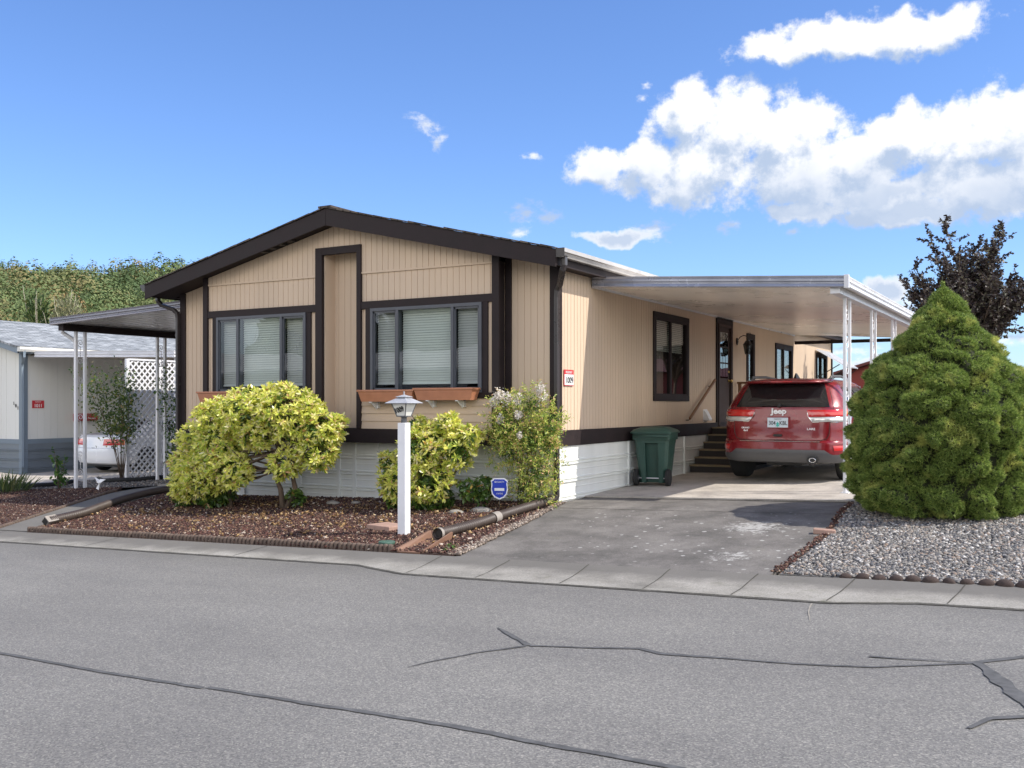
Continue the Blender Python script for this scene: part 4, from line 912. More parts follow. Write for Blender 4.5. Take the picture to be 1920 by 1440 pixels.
LOW = LB([(-5.88, -1.05, -.02, .20), (-5.25, -1.05, .02, .26), (-5.55, -1.0, .15, .3), (-3.72, -1.0, .0, .11)])
bush('rhododendron', 'big yellow green rhododendron with a bare twisted trunk under the left front window', BIG, 2600, 700,
     [[(-3.95, -1.0, -.2), (-4.0, -1.0, .1), (-4.08, -1.05, .35), (-3.95, -1.1, .65)], [(-3.9, -1.0, -.2), (-3.72, -1.0, .12), (-3.75, -1.05, .4), (-3.55, -1.1, .7)], [(-5.0, -1.0, -.22), (-5.05, -1.0, .1), (-4.9, -1.05, .5)]], low=LOW, group='yellow green rhododendrons in the front bed')
MID = LB([(-1.70, -.8, 1.02, .15), (-1.22, -.8, 1.05, .15), (-1.57, -.85, .72, .32), (-1.10, -.8, .72, .24), (-2.18, -.8, .52, .16), (-1.95, -.85, .30, .28), (-1.42, -.9, .30, .28), (-.90, -.75, .90, .15), (-1.45, -.8, .95, .14), (-2.1, -.8, .15, .18)])
LOW2 = LB([(-2.06, -.75, .06, .17), (-.92, -.75, .22, .13), (-.75, -.7, .25, .13), (-1.5, -.75, .1, .25)])
bush('rhododendron', 'smaller yellow green rhododendron directly behind the white lamp post', MID, 760, 260,
     [[(-1.55, -.75, -.12), (-1.6, -.78, .2), (-1.5, -.8, .5)], [(-1.5, -.75, -.12), (-1.3, -.75, .25), (-1.2, -.78, .6)]], low=LOW2, group='yellow green rhododendrons in the front bed')
# nandina: fine leaves on upright canes, with pale blossom sprays
def nandina():
    bx = (-.25, -.45); z0 = gz(*bx) + .02; root = thing('nandina', 'feathery nandina shrub with creamy blossom sprays at the front corner', 'bush', (bx[0], bx[1], z0)); off = Vector((-bx[0], -bx[1], -z0))
    lob = LB([(-.52, -.45, 1.25, .20), (-.15, -.45, 1.33, .22), (.07, -.4, 1.12, .18), (-.44, -.5, 1.04, .28), (-.08, -.5, .86, .26), (-.44, -.45, .72, .26), (-.06, -.45, .44, .24), (-.24, -.45, .22, .20), (.10, -.45, .72, .15), (-.66, -.45, .97, .14), (-.02, -.45, .13, .14), (.12, -.5, 1.0, .14)], 1.1)
    P, N = lobes_points(lob, 1000, .5, 1.15, .5)
    A = unit(N * .8 + np.array([0, 0, .25]) + RNG.normal(size=N.shape) * .4)
    B = []; D = []
    for j in range(11):
        t = j / 11.; B.append(P + A * (t * .13)); D.append(unit(A * .6 + perp(A) * 1.0 + np.array([0, 0, -.1])))
    B = np.concatenate(B); D = np.concatenate(D)
    leaves('foliage', B, D, RNG.uniform(.03, .055, len(B)), RNG.uniform(.009, .014, len(B)), nan_leaf, root, .15, loc=off)
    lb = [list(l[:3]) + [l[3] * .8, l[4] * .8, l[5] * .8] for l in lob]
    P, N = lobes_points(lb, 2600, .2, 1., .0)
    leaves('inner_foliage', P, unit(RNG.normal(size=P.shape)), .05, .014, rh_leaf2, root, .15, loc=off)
    C = []
    for (x, y, z, r) in ((-.58, -.5, 1.42, .10), (-.45, -.5, 1.36, .10), (-.30, -.5, 1.34, .11), (.02, -.45, 1.50, .08), (.05, -.45, 1.40, .09), (-.62, -.55, 1.32, .07), (-.25, -.55, 1.16, .06), (-.5, -.6, 1.1, .06), (-.2, -.62, .9, .04)):
        q = unit(RNG.normal(size=(210, 3))) * RNG.uniform(.2, 1, (210, 1)); C.append(np.array([x, y, z]) + q * r * np.array([.9, .9, 1.1]))
    C = np.concatenate(C); leaves('blossom', C + np.array([0, -.06, .04]), unit(RNG.normal(size=C.shape)), .024, .020, white_fl, root, .1, loc=off)
    m_ = MB()
    for i in range(14):
        a = RNG.uniform(0, 6.28); x, y = -.25 + .12 * math.cos(a), -.42 + .08 * math.sin(a); dx, dy = RNG.normal(0, .2), RNG.normal(0, .1); h = RNG.uniform(.7, 1.35)
        m_.tube([(x, y, -.05), (x + dx * .4, y + dy * .4, h * .5), (x + dx, y + dy, h)], [.010, .007, .004], 5)
    m_.build('stem', bark, root, True).location = off
nandina()

# conical dwarf spruce: lumpy skin of dense needle tufts
spruce_m = leafmat('spruce_needles', [(0., (.09, .15, .034)), (.5, (.20, .29, .062)), (1., (.42, .50, .13))], .28, .5, ((.54, .56, .16), .56, .70), 4.6)
def spruce(cx, cy, H, prof, n):
    z0 = gz(cx, cy); root = thing('dwarf_spruce', 'large dense cone shaped evergreen standing in the grey gravel', 'tree', (cx, cy, z0))
    zs = np.array([p[0] for p in prof]); rs = np.array([p[1] for p in prof])
    def rad(z): return np.interp(z, zs, rs)
    def disp(p):
        # rounded pads of foliage with deep creases between them
        # drooping shelves of foliage: billows stretched sideways
        q = Vector((p[0] * 2.2, p[1] * 2.2, p[2] * 2.9)); a = min(1., abs(noise.noise(q)) * 2.6)
        q2 = q * 2.3 + Vector((7, 3, 1)); b = min(1., abs(noise.noise(q2)) * 2.4)
        c = noise.noise(Vector((p[0] * .9, p[1] * .9, p[2] * 1.0 + 9)))
        return .20 * a + .09 * b + .05 * c - .145
    # inner body
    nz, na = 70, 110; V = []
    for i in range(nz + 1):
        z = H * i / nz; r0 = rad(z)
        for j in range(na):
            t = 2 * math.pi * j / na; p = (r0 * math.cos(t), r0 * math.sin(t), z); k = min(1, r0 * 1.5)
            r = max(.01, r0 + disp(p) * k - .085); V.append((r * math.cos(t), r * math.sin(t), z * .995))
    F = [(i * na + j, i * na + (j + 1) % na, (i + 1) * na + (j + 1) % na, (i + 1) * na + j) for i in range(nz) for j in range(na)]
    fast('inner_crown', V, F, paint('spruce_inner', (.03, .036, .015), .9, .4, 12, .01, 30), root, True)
    # tufts
    z = RNG.uniform(0, H, n * 3); keep = RNG.random(n * 3) < rad(z) / rs.max(); z = z[keep][:n]; t = RNG.uniform(0, 2 * math.pi, len(z)); r0 = rad(z)
    slope = (np.interp(z + .03, zs, rs) - np.interp(z - .03, zs, rs)) / .06
    k = np.minimum(1, r0 * 1.5); d = np.array([disp((r0[i] * math.cos(t[i]), r0[i] * math.sin(t[i]), z[i])) for i in range(len(z))])
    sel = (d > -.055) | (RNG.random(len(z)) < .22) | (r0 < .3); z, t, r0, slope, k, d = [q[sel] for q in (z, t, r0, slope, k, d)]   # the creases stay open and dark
    r = r0 + d * k - RNG.uniform(0, .045, len(z))
    P = np.stack([r * np.cos(t), r * np.sin(t), z], axis=1); Nn = unit(np.stack([np.cos(t), np.sin(t), -slope * .6 + .25], axis=1))
    B = []; D = []
    for j in range(7):
        dd = unit(Nn + RNG.normal(size=Nn.shape) * .62); B.append(P); D.append(dd)
    B = np.concatenate(B); D = np.concatenate(D); nn = len(B); L = RNG.uniform(.022, .045, (nn, 1)); s = perp(D) * .0042
    V = np.stack([B - s, B + s, B + D * L], axis=1).reshape(-1, 3); F = np.arange(nn * 3).reshape(-1, 3)
    fast('crown', V, F, spruce_m, root)
    m_ = MB(); m_.tube([(0, 0, -.1), (0, 0, .5)], .07, 10); m_.build('trunk', bark, root, True)
spruce(4.75, .20, 2.56, [(0, .74), (.06, .82), (.2, .88), (.45, .91), (.8, .92), (1.0, .91), (1.25, .85), (1.6, .66), (1.9, .48), (2.15, .30), (2.35, .17), (2.46, .07), (2.52, .01)], 75000)

def limb(a, d, L, bend, n=5):
    pts = [a]; d = d.normalized()
    for i in range(n): d = (d + bend / n + Vector(RNG.normal(size=3)) * .07).normalized(); pts.append(pts[-1] + d * L / n)
    return pts
def plum():
    cx, cy = 3.75, 14.7; z0 = gz(cx, cy); root = thing('purple_leaf_plum', 'dark purple leaved plum tree rising behind the cone shaped evergreen', 'tree', (cx, cy, z0)); root.scale = (1.42, 1.42, 1.30)
    m_ = MB(); m_.tube([(0, 0, -.1), (.02, 0, .7), (0, .02, 1.3)], [.09, .075, .065], 10); B = []; D = []
    tops = []
    for i in range(54):
        a = i * 2.4; f = (i / 54.); out = .25 + .95 * (1 - abs(2 * f - 1)) ** .8 * RNG.uniform(.7, 1.15) if i > 4 else .12
        st_ = Vector((0, 0, 1.1 + 1.3 * f * RNG.uniform(.5, 1))); d = Vector((math.cos(a) * out, math.sin(a) * out, .9 + .3 * f)); L = RNG.uniform(1.3, 2.2) * (1 - .15 * f) if i > 1 else 3.0
        pts = limb(st_, d, L, Vector((0, 0, .5))); m_.tube(pts, [.03, .024, .018, .012, .008, .004], 6)
        for k in range(30):
            t = RNG.uniform(.25, 1.) * 5; j = min(4, int(t)); p = pts[j].lerp(pts[j + 1], t - j); dd = (pts[j + 1] - pts[j]).normalized()
            tw = limb(p, dd * .8 + Vector(RNG.normal(size=3)) * .6, RNG.uniform(.2, .62) * (1.15 - t / 8), Vector((0, 0, .35)), 3)
            m_.tube(tw, [.006, .004, .003, .002], 3, caps=False)
            for q in range(24):
                s_ = RNG.uniform(.1, 1) * 3; jj = min(2, int(s_)); pp = tw[jj].lerp(tw[jj + 1], s_ - jj)
                B.append(pp); D.append(Vector(RNG.normal(size=3)).normalized() + (tw[jj + 1] - tw[jj]).normalized() * .6)
    m_.build('trunk', bark, root, True)
    B = np.array([tuple(b_) for b_ in B]); D = unit(np.array([tuple(d_) for d_ in D]))
    leaves('crown', B, D, RNG.uniform(.045, .075, len(B)), RNG.uniform(.026, .04, len(B)), leafmat('plum_leaf', [(0., (.025, .016, .018)), (.5, (.050, .036, .034)), (.85, (.10, .085, .062)), (1., (.18, .18, .12))], .2, .38), root, .2)
plum()

# small plants
green_l = leafmat('green_leaf', [(0., (.03, .08, .015)), (.5, (.07, .15, .03)), (.9, (.14, .24, .05)), (1., (.26, .30, .07))], .35, .4)
def small_shrub(name, label, x, y, h, r, nleaf, L=.05, Wd=.022, mat=None, stems=5, cat='shrub', zb=None, spread=1., tmin=.15):
    z0 = gz(x, y) + .02 if zb is None else zb; root = thing(name, label, cat, (x, y, z0)); m_ = MB(); B = []; D = []
    for i in range(stems):
        a = RNG.uniform(0, 6.28); pts = limb(Vector((.02 * math.cos(a), .02 * math.sin(a), -.02)), Vector((math.cos(a) * r / h * spread, math.sin(a) * r / h * spread, 1)), h * RNG.uniform(.75, 1.1), Vector((0, 0, .1)), 5)
        m_.tube(pts, [.010, .009, .007, .006, .004, .003], 5)
        for k in range(nleaf // stems):
            t = RNG.uniform(tmin, 1) * 5; j = min(4, int(t)); p = pts[j].lerp(pts[j + 1], t - j) + Vector(RNG.normal(size=3)) * r * .3; B.append(tuple(p)); D.append(tuple(Vector(RNG.normal(size=3)) + Vector((0, 0, .4))))
    m_.build('stem', bark, root, True); leaves('foliage', np.array(B), unit(np.array(D)), RNG.uniform(L * .7, L * 1.2, len(B)), RNG.uniform(Wd * .8, Wd * 1.2, len(B)), mat or green_l, root, .2)
    return root
small_shrub('shrub', 'small dark leafed shrub at the foot of the front ornamental post', -11.15, .55, .75, .14, 130, .09, .045)
small_shrub('climbing_rose', 'tall loose green climber in front of the white lattice', -11.9, 2.6, 2.3, .46, 2000, .07, .034, stems=9, spread=.8, tmin=.42, mat=leafmat('rose_leaf', [(0., (.04, .09, .02)), (.6, (.10, .17, .03)), (.95, (.24, .27, .06)), (1., (.6, .42, .15))], .35, .4))
small_shrub('climbing_rose', 'dark leaved climber winding up the second ornamental post', -10.5, 2.9, 2.3, .34, 1900, .07, .034, stems=7, spread=.5)
small_shrub('weed', 'low green weed at the driveway edge by the splash block', .22, -2.95, .10, .10, 40, .05, .02, stems=6, cat='plant', spread=1.5)
small_shrub('shrub', 'low dark green shrublet growing by the corner behind the blue shield sign', -.78, -.6, .3, .16, 90, .07, .03)
small_shrub('shrub', 'small green clump by the neighbour driveway edge left of the posts', -11.9, 1.2, .22, .16, 60, .06, .03)
def grass(x, y, label, n=170, h=.5):
    z0 = gz(x, y); root = thing('iris_clump', label, 'plant', (x, y, z0)); P = np.stack([RNG.normal(0, .16, n), RNG.normal(0, .16, n), np.zeros(n)], axis=1); D = unit(np.stack([P[:, 0] * 2.0, P[:, 1] * 2.0, np.ones(n)], axis=1) + RNG.normal(0, .12, (n, 3)))
    leaves('blades', P, D, RNG.uniform(h * .5, h, n), .02, leafmat('blade_leaf', [(0., (.05, .09, .03)), (.7, (.12, .17, .05)), (1., (.26, .24, .10))], .3, .5), root, .25)
grass(-11.75, -.15, 'spiky grassy clump at the far left beside the neighbour driveway')

# ------------------------------------------------------------------ front bed items
lp = thing('lamp_post', 'white square yard lamp post with grey roofed lantern numbered 1009', 'lamp post', (-.85, -2.31, gz(-.85, -2.31)))
PT = 1.12 - gz(-.85, -2.31)
m_ = MB(); m_.box(-.054, .054, -.054, .054, -.1, PT); m_.build('post', white_post, lp, bevel=.004)
m_ = MB(); m_.lathe([(.035, 0), (.035, .05), (.03, .06), (.045, .07), (.045, .075)], (0, 0, PT), 14)
lm = paint('lantern_grey', (.10, .105, .115), .5, .2, 10); lg = paint('lantern_roof_grey', (.34, .35, .38), .5, .15, 9)
m_.build('collar', lm, lp, True)
a4 = Matrix.Rotation(R(45), 4, 'Z')
m_ = MB(); zt0 = PT + .072; hb, ht, hh = .058, .105, .16
m_.box(-hb - .006, hb + .006, -hb - .006, hb + .006, zt0, zt0 + .012); 
for sx in (-1, 1):
    for sy in (-1, 1): m_.beam((sx * hb, sy * hb, zt0), (sx * ht, sy * ht, zt0 + hh), .010, .010)
for (a, b_) in (((-1, -1), (1, -1)), ((1, -1), (1, 1)), ((1, 1), (-1, 1)), ((-1, 1), (-1, -1))): m_.beam((a[0] * ht, a[1] * ht, zt0 + hh), (b_[0] * ht, b_[1] * ht, zt0 + hh), .010, .012)
m_.build('lantern_frame', lm, lp)
m_ = MB()
for i in range(4):
    c = [(-1, -1), (1, -1), (1, 1), (-1, 1)]; a, b_ = c[i], c[(i + 1) % 4]
    m_.add([(a[0] * hb, a[1] * hb, zt0 + .01), (b_[0] * hb, b_[1] * hb, zt0 + .01), (b_[0] * ht, b_[1] * ht, zt0 + hh), (a[0] * ht, a[1] * ht, zt0 + hh)], [(0, 1, 2, 3)])
m_.build('lantern_glass', paint('frosted_glass', (.72, .72, .68), .35, .1, 8), lp)
m_ = MB(); z = zt0 + hh
def pyr(mb, prof):
    vs = [(sx * w, sy * w, z) for w, z in prof for sx, sy in ((-1, -1), (1, -1), (1, 1), (-1, 1))]
    k = len(prof); mb.add(vs, [(i * 4 + j, i * 4 + (j + 1) % 4, i * 4 + 4 + (j + 1) % 4, i * 4 + 4 + j) for i in range(k - 1) for j in range(4)] + [(3, 2, 1, 0), tuple(range(4 * k - 4, 4 * k))])
pyr(m_, [(.155, z - .004), (.162, z), (.155, z + .006), (.07, z + .055), (.055, z + .06), (.055, z + .072), (.074, z + .070), (.074, z + .075), (.02, z + .095), (.006, z + .10), (.006, z + .135), (.002, z + .14)])
m_.build('lantern_roof', lg, lp)
th = math.atan2(ht - hb, hh)
text('number_lettering', '1009', .085, digit_m, lp, (.0, -(hb + (ht - hb) * .42) - .004, zt0 + .055), (R(90) - th * -1, R(-14), 0), .001, .78, bold=.003)
sd = thing('security_sign', 'small blue shield shaped yard sign with white rim on a thin stake', 'sign', (-.47, -.73, gz(-.47, -.73) + .02), R(20))
sh = [(0, -.155), (-.06, -.13), (-.10, -.085), (-.112, -.02), (-.105, .06), (-.115, .09), (-.085, .11), (-.075, .125), (.075, .125), (.085, .11), (.115, .09), (.105, .06), (.112, -.02), (.10, -.085), (.06, -.13)]
m_ = MB(); m_.prism([(x, z + .31) for x, z in sh], 'y', -.004, .004); m_.build('rim', sign_w, sd)
m_ = MB(); m_.prism([(x * .87, z * .87 + .31) for x, z in sh], 'y', -.007, -.0035); m_.build('shield_panel', blue_m, sd)
m_ = MB(); m_.tube([(0, .008, -.1), (0, .008, .42)], .006, 6); m_.build('stake', chrome, sd)
m_ = MB(); m_.box(-.065, .065, -.009, -.0065, .27, .305); m_.build('text_band', sign_w, sd)
text('upper_lettering', 'SECURITY', .030, sign_w, sd, (0, -.0085, .375), (R(90), 0, 0), .001)
text('lower_lettering', 'SYSTEM', .026, sign_w, sd, (0, -.0085, .225), (R(90), 0, 0), .001)
def corr_pipe(root, pts, r, name='pipe', ringed=(0, 1), m=pipe_b, coup=None):
    pts = [Vector(p) for p in pts]; P = []
    for i in range(len(pts) - 1):
        n = max(2, int((pts[i + 1] - pts[i]).length / .0085))
        p0 = pts[max(i - 1, 0)]; p3 = pts[min(i + 2, len(pts) - 1)]
        for t in range(n):
            u = t / n; a, b_ = pts[i], pts[i + 1]
            P.append(.5 * ((2 * a) + (b_ - p0) * u + (2 * p0 - 5 * a + 4 * b_ - p3) * u * u + (3 * a - p0 - 3 * b_ + p3) * u ** 3))
    P.append(pts[-1]); K = len(P); rr = [r + (.0075 * math.sin(i * 2 * math.pi / 4.0 + .4) if ringed[0] <= i / K <= ringed[1] else 0) for i in range(K)]
    mb = MB(); mb.tube(P, rr, 16, caps=False); mb.tube(P, [q - .008 for q in rr], 16, caps=False)
    return mb.build(name, m, root, True), P
g1 = lambda x, y, d=.07: (x, y, gz(x, y) + d + .02)
dp = thing('drain_pipe', 'brown corrugated drain pipe running from the front corner to the splash block', 'pipe', (0, 0, 0), group='corrugated downspout drain pipes')
o, P = corr_pipe(dp, [g1(-.19, -2.58, .09), g1(-.18, -2.25), g1(-.10, -1.82), g1(-.09, -1.4), g1(-.05, -.9), g1(.0, -.45), g1(.02, -.2, .08)], .057)
for k0, k1, mm in ((.0, .03, pipe_c), (.44, .49, pipe_c)):
    m_ = MB(); m_.tube([P[int(k0 * len(P))], P[int(k1 * len(P))]], .068, 16, caps=False); m_.build('coupler', mm, dp, True)
m_ = MB(); m_.tube([P[4], P[5]], .05, 16); m_.build('bore', black_m, dp)
sb = thing('splash_block', 'flat brown plastic splash tray under the end of the corrugated pipe', 'splash block', (-.20, -2.80, gz(-.2, -2.75) + .03), R(4))
m_ = MB(); q = .0
m_.add([(-.13, -.34, -.05), (.13, -.34, -.05), (.11, .34, .02), (-.11, .34, .02), (-.13, -.34, -.035), (.13, -.34, -.035), (.11, .34, .035), (-.11, .34, .035)], [(0, 3, 2, 1), (4, 5, 6, 7), (0, 1, 5, 4), (1, 2, 6, 5), (2, 3, 7, 6), (3, 0, 4, 7)])
for s_ in (-1, 1): m_.add([(s_ * .16, -.33, -.05), (s_ * .13, -.33, -.05), (s_ * .11, .34, .02), (s_ * .14, .34, .02), (s_ * .18, -.33, -.01), (s_ * .155, -.33, -.01), (s_ * .13, .34, .11), (s_ * .155, .34, .11)], [(0, 3, 2, 1), (4, 5, 6, 7), (0, 1, 5, 4), (1, 2, 6, 5), (2, 3, 7, 6), (3, 0, 4, 7)])
m_.build('tray', splash_b, sb)
dp2 = thing('drain_pipe', 'brown corrugated drain pipe lying along the right edge of the front path', 'pipe', (0, 0, 0), group='corrugated downspout drain pipes')
o, P = corr_pipe(dp2, [g1(-6.86, -2.72), g1(-6.93, -2.1), g1(-7.2, -1.55), g1(-7.5, -.9), g1(-7.64, -.2), g1(-7.62, .4), g1(-7.4, .6, .1)], .062, ringed=(0, .42))
m_ = MB(); d = (P[0] - P[6]).normalized(); m_.tube([P[0] - d * .12, P[0] + d * .06], .078, 4); m_.build('square_outlet', pipe_c, dp2)
m_ = MB(); m_.tube([P[0] + d * .055, P[0] + d * .064], .062, 4); m_.build('bore', black_m, dp2)
pv = thing('stepping_stone', 'square pinkish paving slab lying in the mulch left of the lamp post', 'paver', (-1.30, -2.02, gz(-1.3, -2.02) + .045), R(-12))
m_ = MB(); m_.box(-.21, .21, -.17, .17, -.04, .03); m_.build('slab', pavers, pv, bevel=.008)
vl = thing('valve_lid', 'round dark green irrigation lid in the mulch near the kerb', 'lid', (-.66, -2.90, gz(-.66, -2.9) + .02))
m_ = MB(); m_.lathe([(.09, -.03), (.088, .03), (.094, .032), (.094, .05), (.088, .056), (.0, .056)], (0, 0, 0), 24); m_.build('lid', lid_g, vl, 'angle')
for k, (x, y, r, lab) in enumerate([(-1.0, -.95, .13, 'low flat grey rock in the mulch behind the lamp post'), (-.72, -.78, .17, 'larger grey rock just left of the blue shield sign'), (-3.4, -.55, .12, 'pale rock by the white skirting right of the twisted trunk'), (-3.05, -.45, .09, 'small pale rock against the white skirting below the niche')]):
    t = MB(); V = ICO * np.array([r * 1.3, r * .9, r * .5]) * (1 + RNG.uniform(-.15, .15, (12, 1))); t.add([tuple(v) for v in V], [tuple(f) for f in ICOF]); o = t.build('rock', stone_m, None, loc=(x, y, gz(x, y) + .03)); o.modifiers.new('sub', 'SUBSURF').render_levels = 2; tag(o, lab, 'rock')
bd = thing('bird_ornament', 'white flying bird ornament on a thin rod beside the front path', 'garden ornament', (-8.05, -.95, gz(-8.05, -.95)))
m_ = MB(); m_.add([(0, 0, .33), (-.06, .02, .36), (-.15, .04, .44), (-.05, .03, .41), (.0, .02, .40), (.05, 0, .42), (.20, -.02, .42), (.08, -.02, .36), (.02, 0, .33), (.01, -.01, .24), (-.05, -.01, .26), (0, -.04, .36), (0, -.04, .38)], [(0, 1, 2, 3, 4), (4, 5, 6, 7, 8, 0), (0, 8, 9, 10), (11, 12, 4, 0), (1, 11, 3), (11, 7, 5, 12)]); o = m_.build('bird', sign_w, bd); so2 = o.modifiers.new('s', 'SOLIDIFY'); so2.thickness = .012
m_ = MB(); m_.tube([(0, 0, -.1), (0, 0, .34)], .004, 5); m_.build('rod', chrome, bd)
# scalloped edging sections
def scallops(name, pts, label, r=.034, mat=edge_dk, group=None, h=.088):
    L = 0; seg = []
    for a, b_ in zip(pts, pts[1:]): seg.append((L, a, b_, math.dist(a, b_))); L += seg[-1][3]
    m_ = MB(); s_ = 0.; rnd = random.Random(5)
    while s_ < L:
        for (l0, a, b_, d) in seg:
            if l0 <= s_ <= l0 + d:
                t = (s_ - l0) / d; x, y = a[0] + (b_[0] - a[0]) * t, a[1] + (b_[1] - a[1]) * t; ang = math.atan2(b_[1] - a[1], b_[0] - a[0]); break
        zc = gz(x, y) + h - r + rnd.uniform(-.004, .004); M = Matrix.Translation((x, y, zc)) @ Matrix.Rotation(ang, 4, 'Z')
        m_.lathe([(r * .93, -.14), (r * .93, r * .35), (r * .80, r * .72), (r * .45, r * .95), (0, r)], (x, y, zc), 9); s_ += 2 * r * .93
    return tag(m_.build(name, mat), label, 'edging', group)
scallops('scalloped_edging', [(-6.74, -3.10), (-4.6, -3.10)], 'scalloped concrete edging section next to the front path', group='scalloped edging along the front bed')
scallops('scalloped_edging', [(-4.58, -3.09), (-2.45, -3.105)], 'scalloped concrete edging section in front of the big bush', group='scalloped edging along the front bed')
scallops('scalloped_edging', [(-2.42, -3.09), (-.42, -3.10)], 'scalloped concrete edging section ending by the green lid', group='scalloped edging along the front bed')
scallops('scalloped_edging', [(-6.78, -3.05), (-7.05, -2.4), (-7.38, -1.2)], 'scalloped edging hidden along the corrugated pipe by the path', .036, h=.05, group='scalloped edging along the front path')
scallops('scalloped_edging', [(-7.56, -3.05), (-8.2, -1.75), (-8.65, -.8), (-9.25, .35)], 'scalloped edging along the left side of the front path', .036, h=.055, group='scalloped edging along the front path')
places = [(4.35 + i * .135, -3.13) for i in range(13)]
eb0 = None
for i, (x, y) in enumerate(places):
    if eb0 is None or i % 4 == 0:
        r = .06; V = ICO * np.array([r * 1.15, r * .75, r * .85]) * (1 + RNG.uniform(-.1, .1, (12, 1))); t = MB(); t.add([tuple(v) for v in V], [tuple(f) for f in ICOF]); eb0 = t.build('edging_block', edge_m); eb0.modifiers.new('sub', 'SUBSURF').render_levels = 2; o = eb0
    else: o = eb0.copy(); COL.objects.link(o)
    o.location = (x, y + RNG.uniform(-.008, .008), gz(x, y) + .012); o.rotation_euler = (RNG.uniform(-.2, .2), RNG.uniform(-.2, .2), RNG.uniform(-.5, .5)); s_ = (.95 + .35 * i / 13) * RNG.uniform(.8, 1.2); o.scale = (s_, s_, s_)
    tag(o, '%s rounded dark brown edging block from the left in the row before the gravel' % ['first', 'second', 'third', 'fourth', 'fifth', 'sixth', 'seventh', 'eighth', 'ninth', 'tenth', 'eleventh', 'twelfth', 'thirteenth'][i], 'edging block', 'edging blocks in front of the gravel bed')
for i, (x, y, w, rz) in enumerate([(3.79, -1.36, .11, .2)]):
    o = MB().box(-w, w, -.05, .05, -.02, .035).build('edging_brick', pavers, None, bevel=.01, loc=(x, y, gz(x, y) + .02), rot=(0, .05, rz + 1.2 * (i > 0))); tag(o, ['reddish edging brick poking from the gravel at the bend of the driveway edge', 'second reddish brick along the driveway edge nearer the road', 'smallest reddish brick along the driveway edge nearest the road'][i], 'brick', 'loose bricks at the driveway edge')
lr = MB()
for i in range(26):
    a = RNG.uniform(0, 6.28); rr = RNG.uniform(0, .3); V = ICO * RNG.uniform(.03, .07) * (1 + RNG.uniform(-.25, .25, (12, 1))) + np.array([6.1 + rr * math.cos(a) * 1.5, -3.0 + rr * math.sin(a) * .5, gz(6.1, -3.0) + .03]); lr.add([tuple(v) for v in V], [tuple(f) for f in ICOF])
tag(lr.build('lava_rocks', edge_m), 'heap of dark lava rocks at the right end of the gravel bed', 'rocks', None, 'stuff')

# ------------------------------------------------------------------ wheeled bin
bn = thing('wheeled_bin', 'dark green wheeled garbage bin standing against the white skirting', 'bin', (.46, 3.0, gz(.46, 3) + .037), R(8)); bn.location = (.37, 2.62, gz(.37, 2.62) + .037); bn.scale = (.95, .95, .89)
m_ = MB(); H = .93
def loft(mb, rings, m=0, cap=True):
    n = len(rings[0]); vs = [p for r_ in rings for p in r_]; k = len(rings)
    mb.add(vs, [(i * n + j, i * n + (j + 1) % n, (i + 1) * n + (j + 1) % n, (i + 1) * n + j) for i in range(k - 1) for j in range(n)] + ([tuple(range(n))[::-1], tuple(range((k - 1) * n, k * n))] if cap else []), m)
def rrect(w, d, r, z, cx=0, cy=0, n=5):
    o = []
    for (sx, sy, a0) in ((1, -1, -90), (1, 1, 0), (-1, 1, 90), (-1, -1, 180)):
        for i in range(n + 1):
            a = R(a0 + 90 * i / n); o.append((cx + sx * (w - r) + r * math.cos(a), cy + sy * (d - r) + r * math.sin(a), z))
    return o
# rear (wheel side) faces the street; a recessed panel runs down its middle
def binring(w, d, z, rec):
    return [(-w + .05, -d, z), (-.105, -d, z), (-.105, -d + rec, z), (.105, -d + rec, z), (.105, -d, z), (w - .05, -d, z), (w, -d + .05, z), (w, d - .04, z), (w - .04, d, z), (-w + .04, d, z), (-w, d - .04, z), (-w, -d + .05, z)]
loft(m_, [binring(.22, .20, .05, .10), binring(.245, .24, .35, .10), binring(.275, .29, .72, .09), binring(.28, .295, .74, .001), binring(.285, .30, .80, .001)])
m_.build('body', binm, bn, bevel=.008)
m_ = MB(); loft(m_, [rrect(.305, .32, .05, .79), rrect(.31, .325, .05, .80), rrect(.31, .325, .05, .90), rrect(.30, .315, .05, .905)]); m_.build('collar', binm, bn, 'angle')
m_ = MB(); loft(m_, [rrect(.335, .355, .05, .90), rrect(.34, .36, .06, .925), rrect(.31, .33, .08, .96), rrect(.20, .22, .09, 1.01), rrect(.12, .14, .08, 1.018)]); m_.build('lid', binm, bn, 'angle')
m_ = MB(); m_.tube([(-.28, -.37, .86), (.28, -.37, .86)], .016, 8); m_.tube([(-.28, -.37, .86), (-.28, -.28, .86)], .014, 8); m_.tube([(.28, -.37, .86), (.28, -.28, .86)], .014, 8); m_.build('handle', binm, bn, True)
m_ = MB(); m_.tube([(-.27, -.20, .13), (.27, -.20, .13)], .010, 8); m_.build('axle', alu, bn, True)
for s_ in (-1, 1):
    Mx = Matrix.Rotation(R(90), 4, 'Y'); m_ = MB(); m_.lathe([(0, -.028), (.08, -.028), (.11, -.034), (.143, -.028), (.145, 0), (.143, .028), (.11, .034), (.08, .028), (0, .028)], (s_ * .262, -.215, .145), 24, 0, Mx); w_ = m_.build('wheel', rubber, bn, 'angle')
    m_ = MB(); m_.lathe([(0, -.034), (.04, -.034), (.045, -.03), (.045, .03), (.04, .034), (0, .034)], (s_ * .255, -.20, .13), 16, 0, Mx); m_.build('hub', grey_pl, w_, 'angle')

